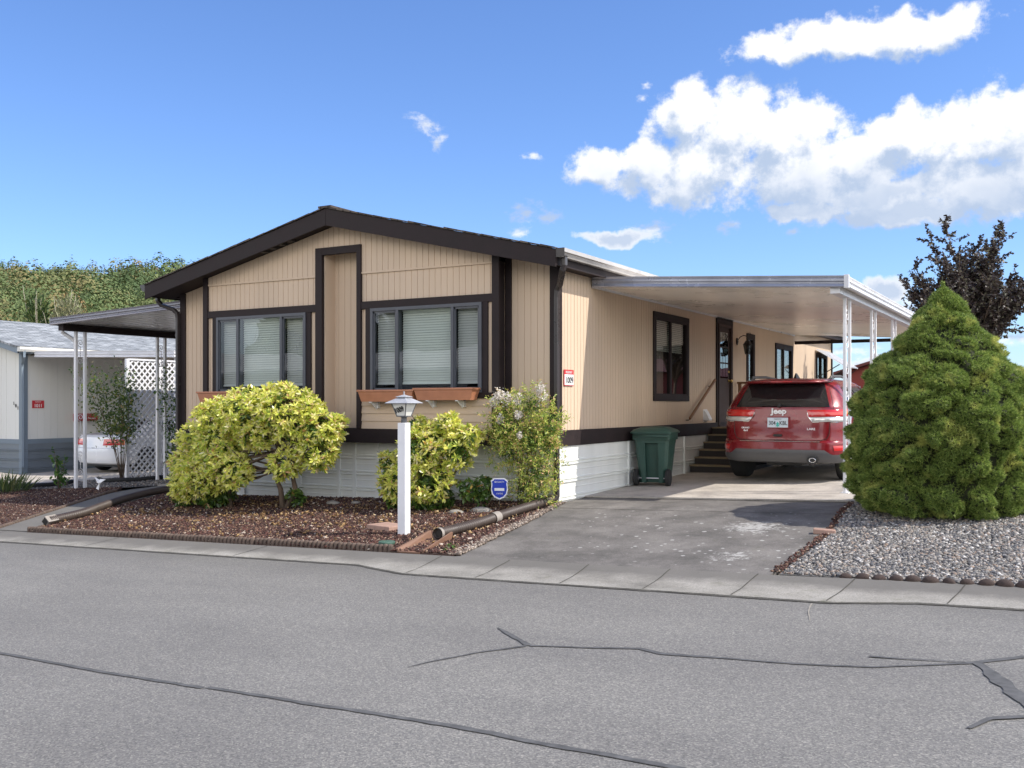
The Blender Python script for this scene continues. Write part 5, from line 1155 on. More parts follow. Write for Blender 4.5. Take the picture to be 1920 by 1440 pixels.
# ------------------------------------------------------------------ vehicles
class Shell:
    """car skin: z -> (half width, rear y, front y, corner radius); bow = rear face convexity"""
    def __init__(s, tab, bow=.06): s.t = np.array(tab, float); s.bow = bow
    def par(s, z): return [np.interp(z, s.t[:, 0], s.t[:, i]) for i in (1, 2, 3, 4)]
    def P(s, q, z, off=0.):
        """q = signed arc length from the rear centre"""
        w, yr, yf, rc = s.par(z); sg = 1 if q >= 0 else -1; q = abs(q); a = w - rc; arc = rc * math.pi / 2; L = (yf - rc) - (yr + rc)
        if q <= a: x, y, nx, ny = q, yr, 0, -1
        elif q <= a + arc: t = (q - a) / rc; x, y, nx, ny = a + rc * math.sin(t), yr + rc - rc * math.cos(t), math.sin(t), -math.cos(t)
        elif q <= a + arc + L: x, y, nx, ny = w, yr + rc + (q - a - arc), 1, 0
        elif q <= a + 2 * arc + L: t = (q - a - arc - L) / rc; x, y, nx, ny = a + rc * math.cos(t), yf - rc + rc * math.sin(t), math.cos(t), math.sin(t)
        else: x, y, nx, ny = max(0, a - (q - a - 2 * arc - L)), yf, 0, 1
        k = (x / w) ** 2 if w else 0
        mid = (yr + yf) / 2; y += s.bow * k * (1 if y < mid else -1) * min(1, abs(y - mid) / 1.5)
        x -= 0.0
        return Vector((sg * (x + nx * off), y + ny * off, z))
    def side(s, y, z):
        w, yr, yf, rc = s.par(z); return (w - rc) + rc * math.pi / 2 + max(0, y - yr - rc)
    def total(s, z):
        w, yr, yf, rc = s.par(z); return 2 * (w - rc) + rc * math.pi + (yf - yr - 2 * rc)
    def body(s, zs, name, mat, root, n=72):
        m_ = MB(); R_ = []
        for z in zs:
            T = s.total(z); R_.append([s.P(T * (-1 + 2 * j / n), z) for j in range(n)])
        loft(m_, R_); return m_.build(name, mat, root, 'angle')
    def patch(s, fn, name, mat, root, nu=14, nv=8, off=.006, smooth=True, mir=False):
        """fn(u,v)-> (q,z) ; u,v in 0..1"""
        m_ = MB(); vs = []
        for i in range(nu + 1):
            for j in range(nv + 1):
                q, z = fn(i / nu, j / nv); q = -q if mir else q; e = off if 0 < i < nu and 0 < j < nv else off * .55
                vs.append(s.P(q, z, e))
        m_.add(vs, [(i * (nv + 1) + j, (i + 1) * (nv + 1) + j, (i + 1) * (nv + 1) + j + 1, i * (nv + 1) + j + 1) for i in range(nu) for j in range(nv)])
        return m_.build(name, mat, root, smooth)
def quadfn(q00, z00, q10, z10, q11, z11, q01, z01):
    def f(u, v):
        a = (q00 * (1 - u) + q10 * u, z00 * (1 - u) + z10 * u); b_ = (q01 * (1 - u) + q11 * u, z01 * (1 - u) + z11 * u)
        return (a[0] * (1 - v) + b_[0] * v, a[1] * (1 - v) + b_[1] * v)
    return f
def wheel(root, x, y, r, w, label=None, spokes=5):
    Mx = Matrix.Rotation(R(90), 4, 'Y'); sg = 1 if x > 0 else -1
    e = bpy.data.objects.new('wheel', None); COL.objects.link(e); e.parent = root; e.location = (x, y, r)
    m_ = MB(); m_.lathe([(r * .62, -w / 2), (r * .9, -w / 2 - .006), (r * .97, -w * .42), (r, -w * .3), (r, w * .3), (r * .97, w * .42), (r * .9, w / 2 + .006), (r * .62, w / 2)], (0, 0, 0), 36, 0, Mx)
    for k in range(4):
        q = -w * .28 + k * w * .187; m_.lathe([(r * 1.002, q - .004), (r * .985, q - .003), (r * .985, q + .003), (r * 1.002, q + .004)], (0, 0, 0), 36, 0, Mx)
    m_.build('tyre', rubber, e, 'angle')
    m_ = MB(); m_.lathe([(r * .64, -w * .46), (r * .66, w * .3), (r * .62, w * .44), (r * .58, w * .30), (r * .2, w * .10), (0, w * .1)], (0, 0, 0), 30, 0, Matrix.Rotation(R(90 * sg), 4, 'Y'))
    for i in range(spokes):
        a = 2 * math.pi * i / spokes; m_.beam((sg * w * .40, 0, 0), (sg * w * .42, r * .6 * math.cos(a), r * .6 * math.sin(a)), r * .2, .03)
    m_.lathe([(0, 0), (r * .16, 0), (r * .14, w * .46), (0, w * .48)], (0, 0, 0), 16, 0, Matrix.Rotation(R(90 * sg), 4, 'Y'))
    m_.build('rim', MATS['rim_silver'], e, 'angle')
    return e
paint('rim_silver', (.5, .5, .52), .3, .05, 5, metal=.8)
red_car = paint('car_red', (.20, .006, .012), .28, .03, 2, coat=.7, metal=.1)
white_car = paint('car_white', (.78, .79, .80), .25, .03, 2, coat=.6)
car_glass = paint('car_glass_dark', (.012, .013, .015), .04, .0, 2, spec=.9)
tail_red = paint('tail_red', (.55, .012, .012), .12, .05, 8, coat=1.)
tail_amber = paint('tail_amber', (.75, .18, .03), .12, .05, 8, coat=1.)
tail_clear = paint('tail_clear', (.62, .62, .60), .12, .1, 30, coat=1., metal=.4)
clad = paint('grey_cladding', (.085, .085, .088), .45, .1, 6)
plate_m = paint('plate', (.62, .70, .78), .4, .03, 6)

def suv():
    cx, cy = 2.17, 3.02; root = thing('parked_suv', 'dark red SUV parked under the carport with its tail to the street', 'car', (cx, cy, gz(cx, cy + 1) + .04))
    T = [(.30, .82, .14, 4.50, .30), (.33, .91, .05, 4.62, .34), (.42, .945, .015, 4.74, .36), (.52, .955, .0, 4.80, .36), (.64, .96, .01, 4.82, .36), (.66, .96, .03, 4.82, .36), (.67, .96, .075, 4.80, .36), (.74, .962, .085, 4.78, .36), (.90, .965, .09, 4.74, .36), (1.00, .96, .10, 4.66, .36), (1.07, .955, .115, 4.3, .36), (1.13, .945, .125, 3.75, .36), (1.18, .925, .14, 3.5, .36), (1.25, .90, .19, 3.3, .34), (1.38, .845, .29, 2.98, .32), (1.52, .775, .40, 2.62, .28), (1.60, .72, .47, 2.45, .26), (1.655, .66, .60, 2.25, .26), (1.69, .54, .80, 2.0, .25), (1.705, .40, 1.0, 1.8, .3)]
    T = [(a, b_ * .975, c, d, e) for a, b_, c, d, e in T]
    sh_ = Shell(T, .07)
    # painted body, from bumper top upward
    sh_.body([.50, .52, .58, .62, .64, .655, .66, .665, .67, .69, .74, .82, .90, .96, 1.0, 1.04, 1.07, 1.10, 1.13, 1.155, 1.18, 1.21, 1.25, 1.31, 1.38, 1.45, 1.52, 1.56, 1.60, 1.63, 1.655, 1.675, 1.69, 1.70, 1.705], 'body', red_car, root, 120)
    # grey bumper: rises in the middle of the rear, wraps the corners
    low = Shell([(r_[0], r_[1] + .008, r_[2] - .008, r_[3] + .008, r_[4]) for r_ in T], .07)
    low.body([.30, .315, .33, .37, .42, .48, .505], 'lower_bumper', clad, root, 120)
    sh_.patch(quadfn(-.78, .50, .78, .50, .66, .56, -.66, .56), 'bumper_step', clad, root, 20, 3, .007)
    # chrome sill strip above bumper
    sh_.patch(quadfn(-.60, .648, .60, .648, .60, .664, -.60, .664), 'loading_strip', chrome, root, 16, 2, .010)
    # tailgate shut lines
    for sg in (-1, 1):
        mir = sg < 0
        sh_.patch(quadfn(.695, .72, .705, .72, .755, 1.56, .745, 1.56), 'shut_line', black_m, root, 1, 14, .003, mir=mir) if 0 else None
    tl = MB(); pts = [sh_.P(q, z, .001) for q, z in [(-.60, .672), (-.68, .70), (-.715, .78), (-.725, .95)]]; tl.tube(pts, .005, 5); pts = [sh_.P(q, z, .001) for q, z in [(.60, .672), (.68, .70), (.715, .78), (.725, .95)]]; tl.tube(pts, .005, 5)
    tl.tube([sh_.P(-.60, .672, .001), sh_.P(0, .672, .001), sh_.P(.60, .672, .001)], .006, 5)
    for sg in (-1, 1): tl.tube([sh_.P(sg * (.735 + .0 * k), .95 + .2 * k / 5, .001) for k in range(6)], .004, 5)
    tl.build('shut_line', black_m, root)
    # rear glass
    sh_.patch(quadfn(-.71, 1.165, .71, 1.165, .575, 1.565, -.575, 1.565), 'rear_window', car_glass, root, 24, 12, .006)
    # spoiler
    m_ = MB(); loft(m_, [[(-.54, .25, 1.575), (-.3, .20, 1.585), (0, .19, 1.588), (.3, .20, 1.585), (.54, .25, 1.575), (.66, .62, 1.60), (0, .68, 1.62), (-.66, .62, 1.60)], [(-.575, .24, 1.60), (-.3, .19, 1.625), (0, .18, 1.63), (.3, .19, 1.625), (.575, .24, 1.60), (.67, .70, 1.655), (0, .75, 1.70), (-.67, .70, 1.655)], [(-.55, .31, 1.63), (-.3, .26, 1.65), (0, .25, 1.657), (.3, .26, 1.65), (.55, .31, 1.63), (.62, .78, 1.675), (0, .85, 1.703), (-.62, .78, 1.675)]])
    m_.build('spoiler', red_car, root, True)
    MB().box(-.16, .16, .178, .2, 1.594, 1.612).build('brake_light', tail_red, root)
    # tail lights wrap the corners
    for mir in (False, True):
        sh_.patch(quadfn(.42, 1.03, 1.20, 1.045, 1.18, 1.14, .39, 1.13), 'tail_light', tail_red, root, 22, 5, .016, mir=mir)
        sh_.patch(quadfn(.93, 1.06, 1.15, 1.06, 1.14, 1.125, .95, 1.12), 'indicator', tail_amber, root, 6, 3, .021, mir=mir)
        sh_.patch(quadfn(.49, .955, 1.10, .965, 1.18, 1.035, .42, 1.025), 'reversing_light', tail_clear, root, 22, 5, .014, mir=mir)
        m_ = MB(); ed = [(.40, 1.09), (.40, 1.06), (.42, 1.02), (.48, .95), (.8, .95), (1.10, .96), (1.18, 1.03)]; m_.tube([sh_.P((-q if mir else q), z, .015) for q, z in ed], .006, 5); m_.build('chrome_rim', chrome, root)
        sh_.patch(quadfn(.80, .55, 1.05, .56, 1.05, .61, .78, .61), 'reflector', tail_red, root, 8, 3, .008, mir=mir)
        # side glass: three panes and black pillars
        pan = [((.62, 1.50), (.95, 1.14), (1.26, 1.15), (1.30, 1.52)), ((1.34, 1.52), (1.30, 1.15), (2.28, 1.15), (2.14, 1.55)), ((2.20, 1.55), (2.34, 1.15), (3.18, 1.17), (2.50, 1.52))]
        pan = [((.70, 1.49), (.60, 1.17), (1.24, 1.17), (1.26, 1.51)), ((1.31, 1.51), (1.29, 1.17), (2.28, 1.17), (2.14, 1.53)), ((2.20, 1.53), (2.34, 1.17), (3.12, 1.19), (2.52, 1.50))]
        for p in pan:
            c = [(sh_.side(y, z), z) for y, z in (p[1], p[2], p[3], p[0])]
            sh_.patch(quadfn(c[0][0], c[0][1], c[1][0], c[1][1], c[2][0], c[2][1], c[3][0], c[3][1]), 'side_window', car_glass, root, 8, 8, .007, mir=mir)
        m_ = MB(); loop = [(.58, 1.155), (1.5, 1.155), (3.2, 1.17), (2.5, 1.53), (2.1, 1.55), (1.3, 1.53), (.68, 1.505), (.58, 1.155)]
        dense = []
        for a, b_ in zip(loop, loop[1:]): dense += [(a[0] + (b_[0] - a[0]) * t / 6, a[1] + (b_[1] - a[1]) * t / 6) for t in range(6)]
        dense.append(loop[-1])
        m_.tube([sh_.P((-1 if mir else 1) * sh_.side(y, z), z, .008) for y, z in dense], .008, 5); m_.build('window_chrome', chrome, root)
        sg = -1 if mir else 1
        m_ = MB(); m_.tube([sh_.P(sg * .77, 1.14, .001), sh_.P(sg * .755, 1.2, .0), sh_.P(sg * .69, 1.4, .0), sh_.P(sg * .62, 1.56, 0)], .004, 5); m_.build('tailgate_gap', black_m, root)
        # wheel arches and flares
        for yw in (.96, 3.88):
            m_ = MB(); N = 20; A = [(yw + .46 * math.cos(math.pi * i / N), .40 + .46 * math.sin(math.pi * i / N)) for i in range(N + 1)]; A2 = [(yw + .40 * math.cos(math.pi * i / N), .40 + .40 * math.sin(math.pi * i / N)) for i in range(N + 1)]
            X = sg * .985; X2 = sg * .90
            def sx(y, z): return sg * (sh_.P(sh_.side(y, z), max(.5, z)).x * 1 + .012)
            vs = [(sx(y, z), y, z) for y, z in A] + [(sx(y, z) + sg * .012, y, z) for y, z in A2] + [(sg * .80, y, z) for y, z in A2]
            n = N + 1; m_.add(vs, [(i, i + 1, n + i + 1, n + i) for i in range(N)] + [(n + i, n + i + 1, 2 * n + i + 1, 2 * n + i) for i in range(N)]); m_.build('wheel_flare', clad, root, True)
            m_ = MB(); m_.add([(sx(yw, .5) + sg * .002, yw, .35)] + [(sx(y, z) + sg * .004, y, z) for y, z in A2], [(0, i + 1, i + 2) for i in range(N)]); m_.build('wheel_well', black_m, root)
        m_ = MB(); m_.box(sg * .93 - .02, sg * .93 + .02, 1.4, 3.45, .30, .50); m_.build('sill', clad, root, bevel=.01)
        m_ = MB()
        for yd in (1.30, 2.32): m_.box(sg * .951 - .004, sg * .951 + .004, yd, yd + .006, .5, 1.15)
        m_.build('door_gap', black_m, root)
        m_ = MB(); 
        for yd in (1.75, 2.75): m_.tube([(sg * .955, yd - .09, .98), (sg * .985, yd - .07, .985), (sg * .985, yd + .07, .985), (sg * .955, yd + .09, .98)], .014, 6)
        m_.build('door_handle', red_car, root, True)
        m_ = MB(); m_.tube([(sg * .60, .70, 1.66), (sg * .61, .78, 1.72), (sg * .60, 1.5, 1.735), (sg * .57, 2.2, 1.71), (sg * .56, 2.3, 1.67)], .018, 6); m_.build('roof_rail', grey_pl, root, True)
        m_ = MB(); loft(m_, [rrect(.05, .03, .02, 1.12, sg * 1.0, 2.95), rrect(.10, .05, .03, 1.16, sg * 1.03, 2.95), rrect(.10, .05, .03, 1.26, sg * 1.03, 2.95), rrect(.07, .03, .02, 1.30, sg * 1.03, 2.95)]); m_.build('mirror', red_car, root, True)
        for yw in (.96, 3.88): wheel(root, sg * .82, yw, .375, .25)
    # black undertray; flat black sheets stand in for the wheel wells' dark
    m_ = MB(); m_.box(-.70, .70, .35, 4.4, .36, .44); m_.box(-.3, .25, .45, .9, .24, .36); m_.tube([(-.68, .96, .33), (.68, .96, .33)], .04, 8); m_.tube([(.45, .12, .33), (.42, .8, .30), (.1, 1.6, .28)], .035, 8)
    m_.build('underbody', black_m, root)
    m_ = MB(); m_.lathe([(.040, .06), (.040, 0), (.052, 0), (.055, .10)], (.50, -.012, .385), 18, 0, Matrix.Rotation(R(-90), 4, 'X')); m_.build('exhaust_tip', chrome, root, True)
    m_ = MB(); m_.lathe([(.085, -.04), (.085, .004), (0, .004)], (.50, .03, .385), 18, 0, Matrix.Rotation(R(-90), 4, 'X')); m_.build('exhaust_cutout', black_m, root)
    # plate, badges, wiper, antenna
    pl = MB(); pl.box(-.155, .155, .052, .060, .865, 1.015); pl = pl.build('licence_plate', plate_m, root, bevel=.003); pl.location = (-.03, .02, 0)
    MB().box(-.18, .15, .075, .088, .85, 1.03).build('plate_recess', red_car, root)
    pt = MB(); k = [(0, .955), (-.028, .915), (-.012, .915), (-.03, .885), (-.006, .885), (-.006, .87), (.006, .87), (.006, .885), (.03, .885), (.012, .915), (.028, .915)]
    pt.add([(x, .0505, z) for x, z in k], [tuple(range(len(k)))]); pt.build('tree_emblem', paint('plate_teal', (.05, .45, .40), .4, .02), pl)
    text('plate_lettering', '304', .085, digit_m, pl, (-.082, .0505, .905), (R(90), 0, 0), .0008, .82, bold=.0015); text('plate_lettering', 'KBL', .085, digit_m, pl, (.085, .0505, .905), (R(90), 0, 0), .0008, .82, bold=.0015)
    text('plate_heading', 'OREGON', .026, digit_m, pl, (0, .0505, .985), (R(90), 0, 0), .0006)
    paint('badge_silver', (.85, .85, .87), .3, .02)
    text('badge_lettering', 'Jeep', .115, MATS['badge_silver'], root, (-.02, .100, 1.075), (R(84), 0, 0), .006, 1.15, bold=.004)
    text('trim_badge', 'LAREDO', .045, MATS['badge_silver'], root, (.50, .110, .83), (R(88), 0, R(7)), .003, 1.2, bold=.001)
    text('trim_badge', 'GRAND', .034, MATS['badge_silver'], root, (-.53, .105, .845), (R(88), 0, R(-9)), .003, 1.1, bold=.001); text('trim_badge', '4x4', .045, MATS['badge_silver'], root, (-.53, .105, .80), (R(88), 0, R(-9)), .003, 1.1, bold=.001)
    m_ = MB(); m_.prism([(-.07, 0), (-.055, -.02), (.055, -.02), (.07, 0), (.05, .014), (-.05, .014)], 'y', .060, .10); o = m_.build('tailgate_handle', black_m, root, bevel=.003); o.location = (-.03, 0, .745)
    m_ = MB(); a = sh_.P(-.02, 1.19, .04); m_.tube([a, sh_.P(-.12, 1.20, .05), sh_.P(-.30, 1.205, .04)], .012, 6); m_.tube([sh_.P(-.36, 1.185, .03), sh_.P(0, 1.205, .035), sh_.P(.30, 1.19, .03)], .007, 6); m_.lathe([(0, 0), (.035, 0), (.03, .04), (0, .05)], (a.x, a.y + .03, a.z), 12, 0, Matrix.Rotation(R(90), 4, 'X')); m_.build('wiper', black_m, root)
    m_ = MB(); loft(m_, [[(-.025, 1.0, 1.70), (.025, 1.0, 1.70), (.03, 1.25, 1.70), (-.03, 1.25, 1.70)], [(-.004, 1.05, 1.775), (.004, 1.05, 1.775), (.004, 1.12, 1.775), (-.004, 1.12, 1.775)]]); m_.build('antenna', black_m, root)
    # head lamps on the far end
    for mir in (False, True):
        T_ = sh_.total(.9); sh_.patch(quadfn(T_ - .95, .82, T_ - .45, .82, T_ - .45, .95, T_ - .95, .95), 'headlight', tail_clear, root, 6, 3, .01, mir=mir)
    return root
root_ = suv()
# settle the heights of the upper body and lamps
ZA = [-1, 0, .30, .51, .65, .94, 1.13, 1.165, 1.565, 1.705, 1.775, 3]; ZB = [-1, 0, .29, .43, .615, .895, 1.085, 1.13, 1.485, 1.58, 1.665, 2.9]
for o in [o for o in bpy.data.objects if o.parent == root_ and o.type == 'MESH']:
    if o.location.length < .1 and abs(o.location.z) < 1e-6:
        for v in o.data.vertices: v.co.z = float(np.interp(v.co.z, ZA, ZB))
    else: o.location.z = float(np.interp(o.location.z, ZA, ZB))
for o in [o for o in bpy.data.objects if o.parent and o.parent.parent == root_ and o.parent.name.startswith('licence')]: o.location.z = float(np.interp(o.location.z, ZA, ZB)) if o.location.z > .5 else o.location.z - .045
def sedan():
    cx, cy = -15.25, 4.4; root = thing('parked_sedan', 'white sedan parked under the neighbouring carport with red tail lights', 'car', (cx, cy, gz(cx, cy) + .0))
    T = [(.22, .74, .14, 4.5, .25), (.26, .82, .05, 4.58, .28), (.35, .855, .01, 4.62, .28), (.55, .865, .0, 4.64, .28), (.62, .868, .01, 4.62, .27), (.64, .868, .04, 4.6, .26), (.80, .865, .06, 4.4, .26), (.90, .855, .08, 3.9, .26), (.95, .84, .14, 3.4, .26), (.97, .82, .30, 3.3, .26), (.985, .80, .62, 3.24, .2), (1.02, .78, .78, 3.16, .2), (1.2, .70, 1.12, 2.85, .2), (1.33, .62, 1.42, 2.55, .2), (1.385, .54, 1.62, 2.3, .25), (1.40, .42, 1.75, 2.1, .25)]
    s_ = Shell(T, .10)
    s_.body([.22, .24, .26, .30, .35, .45, .55, .60, .62, .635, .64, .65, .72, .80, .86, .90, .93, .95, .96, .97, .98, .985, 1.0, 1.02, 1.08, 1.14, 1.2, 1.27, 1.33, 1.36, 1.385, 1.395, 1.40], 'body', white_car, root, 96)
    for mir in (False, True):
        s_.patch(quadfn(.34, .70, 1.02, .72, 1.06, .85, .36, .86), 'tail_light', tail_red, root, 14, 5, .012, mir=mir)
        s_.patch(quadfn(.80, .72, 1.0, .73, 1.02, .84, .82, .84), 'indicator', tail_amber, root, 5, 3, .018, mir=mir)
        c = [(s_.side(y, z), z) for y, z in ((1.15, 1.0), (3.0, 1.0), (2.5, 1.32), (1.55, 1.32))]
        s_.patch(quadfn(c[0][0], c[0][1], c[1][0], c[1][1], c[2][0], c[2][1], c[3][0], c[3][1]), 'side_window', car_glass, root, 8, 6, .006, mir=mir)
        sg = -1 if mir else 1
        for yw in (.98, 3.68):
            m_ = MB(); m_.add([(sg * .872, yw, .3)] + [(sg * .874, yw + .345 * math.cos(math.pi * i / 18), .31 + .345 * math.sin(math.pi * i / 18)) for i in range(19)], [(0, i + 1, i + 2) for i in range(18)]); m_.build('wheel_well', black_m, root)
            wheel(root, sg * .79, yw, .31, .19, spokes=8)
    s_.patch(quadfn(-.55, 1.01, .55, 1.01, .48, 1.32, -.48, 1.32), 'rear_window', car_glass, root, 12, 6, .006)
    MB().box(-.27, -.25 + .28, .04, .055, .50, .62).build('licence_plate', plate_m, root)
    m_ = MB(); m_.box(-.72, .72, .3, 4.3, .16, .26); m_.build('underbody', black_m, root)
    m_ = MB(); m_.tube([s_.P(-.8, .635, .004), s_.P(0, .635, .004), s_.P(.8, .635, .004)], .006, 5); m_.build('bumper_gap', black_m, root)
sedan()

# ------------------------------------------------------------------ left neighbour
nx0, ny0 = -17.7, 4.2
nb = thing('neighbour_home', 'pale grey neighbouring manufactured home with blue grey trim numbered 1011', 'house', (0, 0, 0))
nzr = lambda x: 2.80 + (nx0 + .3 - x) * .24 if x > -21.5 else 2.80 + (nx0 + .3 + 21.5) * .24 - (-21.5 - x) * .24
m_ = MB(); siding(m_, 'y', ny0, 19, .35, 2.75, nx0, -1, .2, .012, .008)
k = 0
for i in range(12):
    a = -25.3 + i * (7.6 / 12); siding(m_, 'x', a, a + 7.6 / 12, .35, lambda x: nzr(x) - .12, ny0, 1, .2, .012, .008)
m_.build('wall', nwall, nb)
m_ = MB(); skirting('x', -25.3, nx0, ny0 - .01, -1, m_); skirting('y', ny0, 19, nx0 + .01, 1, m_); o = m_.build('skirting', skirt_gray, nb); o.location.z = -.42
m_ = MB(); m_.box(nx0 - .12, nx0 + .025, ny0 - .03, ny0 - .001, -.5, 2.72); m_.box(nx0 + .001, nx0 + .03, ny0 - .03, ny0 + .12, -.5, 2.72); m_.box(nx0 + .002, nx0 + .028, ny0 + .121, 19, .30, .42); m_.box(-25.3, nx0 - .121, ny0 - .028, ny0 - .002, .30, .42)
for (xa, xb) in ((-25.6, -21.5), (-21.5, nx0 + .3)):
    a, b_ = xa, xb; m_.add([(a, ny0 - .35, nzr(a)), (b_, ny0 - .35, nzr(b_)), (b_, ny0 - .35, nzr(b_) - .17), (a, ny0 - .35, nzr(a) - .17), (a, ny0 - .31, nzr(a)), (b_, ny0 - .31, nzr(b_)), (b_, ny0 - .31, nzr(b_) - .17), (a, ny0 - .31, nzr(a) - .17)], [(0, 1, 2, 3), (3, 2, 6, 7), (4, 5, 6, 7)])
m_.box(nx0 + .26, nx0 + .30, ny0 - .31, 19, 2.64, 2.79)
m_.build('trim', ntrim, nb)
m_ = MB()
for (xa, xb) in ((-25.6, -21.5), (-21.5, nx0 + .3)): m_.add([(xa, ny0 - .38, nzr(xa) + .02), (xb, ny0 - .38, nzr(xb) + .02), (xb, 19.3, nzr(xb) + .02), (xa, 19.3, nzr(xa) + .02), (xa, ny0 - .38, nzr(xa) - .03), (xb, ny0 - .38, nzr(xb) - .03)], [(0, 1, 2, 3), (0, 1, 5, 4)])
m_.build('roof', shing_g, nb)
m_ = MB(); m_.prism([(nx0 + .30, 2.80), (nx0 + .30, 2.68), (nx0 + .38, 2.68), (nx0 + .42, 2.74), (nx0 + .42, 2.80)], 'y', ny0 - .36, 19.2); m_.build('gutter', nwall, nb)
m_ = MB(); m_.tube([(nx0 + .36, ny0 - .2, 2.70), (nx0 + .36, ny0 - .2, 2.55), (nx0 + .10, ny0 - .08, 2.38), (nx0 + .08, ny0 - .06, 2.3), (nx0 + .08, ny0 - .06, -.3)], .04, 4); m_.build('downspout', ntrim, nb)
nc = thing('neighbour_carport', 'flat white metal carport roof attached to the pale neighbouring home', 'carport', (0, 0, 0))
m_ = MB(); pan_roof(m_, nx0 + .02, -12.15, 2.60, 2.45, 4.25, 12.5, .2, .04); m_.build('roof_panel', paint('neighbour_pan', (.42, .37, .31), .6, .1, 1), nc)
m_ = MB(); fascia_edge(m_, (nx0 + .45, 4.25, 2.54), (-12.15, 4.25, 2.42), .16); fascia_edge(m_, (-12.15, 4.22, 2.42), (-12.15, 12.5, 2.42), .16, (1, 0, 0)); m_.build('fascia', alu, nc, 'angle')
for y in (4.4, 7.5, 10): MB().box(-12.32, -12.24, y, y + .08, gz(-12.3, y), 2.45).build('post', white_post, nc)
lt = thing('lattice_panel', 'white diamond lattice screen under the neighbouring carport edge', 'lattice', (-12.1, 2.9, gz(-12, 3)))
m_ = MB(); Ln, Hn = 4.2, 2.62
for dirn in (1, -1):
    c = -Hn
    while c < Ln:
        a0 = max(0, c); a1 = min(Ln, c + Hn)
        if a1 > a0 + .02:
            za, zb_ = (a0 - c, a1 - c) if dirn == 1 else (Hn - (a0 - c), Hn - (a1 - c)); m_.beam((dirn * .006, a0, za), (dirn * .006, a1, zb_), .012, .034)
        c += .155
m_.build('slats', white_post, lt)
m_ = MB(); m_.box(-.03, .03, -.04, .04, -.05, Hn + .03); m_.box(-.03, .03, Ln - .04, Ln + .04, -.05, Hn + .03); m_.box(-.025, .025, .041, Ln - .041, Hn, Hn + .04); m_.box(-.03, .03, .85, .91, -.05, Hn); m_.build('frame', white_post, lt)
q = thing('address_digits', 'dark slanting digits 1011 on the pale neighbouring front wall', 'sign', (nx0 - .23, ny0 - .012, 1.22))
for i, ch in enumerate('1011'): text('digit', ch, .13, digit_m, q, (-.13 + i * .085, 0, .09 - i * .06), (R(90), 0, 0), .004, 1)
q = thing('house_number_sign', 'small red and white number sign 1011 on the neighbouring side wall', 'sign', (nx0 + .02, 4.62, 1.33))
m_ = MB(); m_.box(-.004, .004, -.17, .17, -.10, .10); m_.build('panel', sign_r, q); text('number_lettering', '1011', .12, sign_w, q, (.006, 0, -.075), (R(90), 0, R(90)), .001, 1, bold=.003); text('heading_lettering', 'RESIDENT', .04, sign_w, q, (.006, 0, .05), (R(90), 0, R(90)), .001)
q = thing('wall_box', 'red newspaper box on the pale neighbouring side wall above the white sedan', 'mailbox', (nx0, 6.0, .95))
m_ = MB(); m_.prism([(.01, -.09), (.20, -.06), (.20, .06), (.01, .13)], 'y', -.33, .33); m_.build('box', red_m, q, bevel=.01); text('lettering', 'The News', .10, sign_w, q, (.21, .02, -.03), (R(90), 0, R(90)), .001)
tag(MB().box(-.6, .6, -.4, .4, 0, .12).build('concrete_ramp', conc_slab, None, bevel=.02, loc=(-17.2, 2.9, gz(-17.2, 2.9)), rot=(0, .12, .5)), 'pale concrete ramp slab at the foot of the neighbouring front corner', 'ramp')
t = MB(); V = ICO * np.array([.40, .3, .22]); t.add([tuple(v) for v in V], [tuple(f) for f in ICOF]); o = t.build('boulder', paint('pale_rock', (.62, .60, .57), .8, .15, 5), None, loc=(-13.9, .35, gz(-13.9, .35) + .05)); o.modifiers.new('sub', 'SUBSURF').render_levels = 2; tag(o, 'pale rounded boulder at the left edge beyond the spiky grassy clump', 'rock')
# black soaker hoses on the gravel by the neighbour driveway
for nm, pts, lab in (('hose', [(-13.0, .55), (-12.3, .35), (-11.9, .9), (-12.2, 1.6)], 'black edging hose curving by the spiky grassy clump'), ('hose', [(-12.4, 2.4), (-11.6, 1.9), (-11.0, 2.3), (-10.9, 3.3)], 'black hose curving behind the front ornamental post')):
    m_ = MB(); m_.tube([(x, y, gz(x, y) + .06) for x, y in pts], .045, 8); tag(m_.build(nm, rubber, None, True), lab, 'hose', 'black hoses on the left gravel')
# left porch steps with dark rail
ps = thing('porch_steps', 'grey porch landing with a dark sloping railing at the left side of the home', 'steps', (0, 0, 0))
m_ = MB(); m_.box(-8.9, -7.3, 1.55, 2.3, -.3, -.02); m_.box(-8.4, -7.2, 2.3, 4.6, -.3, .15); m_.box(-8.3, -7.2, 2.9, 4.6, .15, .55); m_.build('landing', concrete('porch_concrete', (.3, .29, .27), (.38, .37, .34), (.2, .19, .18)), ps)
m_ = MB(); m_.beam((-8.55, 1.8, .45), (-8.55, 3.2, 1.25), .05, .14); m_.beam((-8.55, 3.2, 1.25), (-8.55, 4.6, 1.25), .05, .14); m_.build('rail', brown, ps)
m_ = MB(); m_.box(-8.58, -8.52, 1.85, 1.91, -.1, .45); m_.box(-8.58, -8.52, 3.2, 3.26, 0, 1.25); m_.box(-8.58, -8.52, 4.5, 4.56, 0, 1.25); m_.build('post', brown, ps)
q = thing('planter_box', 'terracotta planter with green leaves on the left porch rail behind the second ornamental post', 'planter', (-8.6, 3.6, 1.34)); m_ = MB(); loft(m_, [[(-.09, -.45, 0), (.09, -.45, 0), (.09, .45, 0), (-.09, .45, 0)], [(-.12, -.5, .2), (.12, -.5, .2), (.12, .5, .2), (-.12, .5, .2)]]); m_.build('trough', terra, q, bevel=.01)
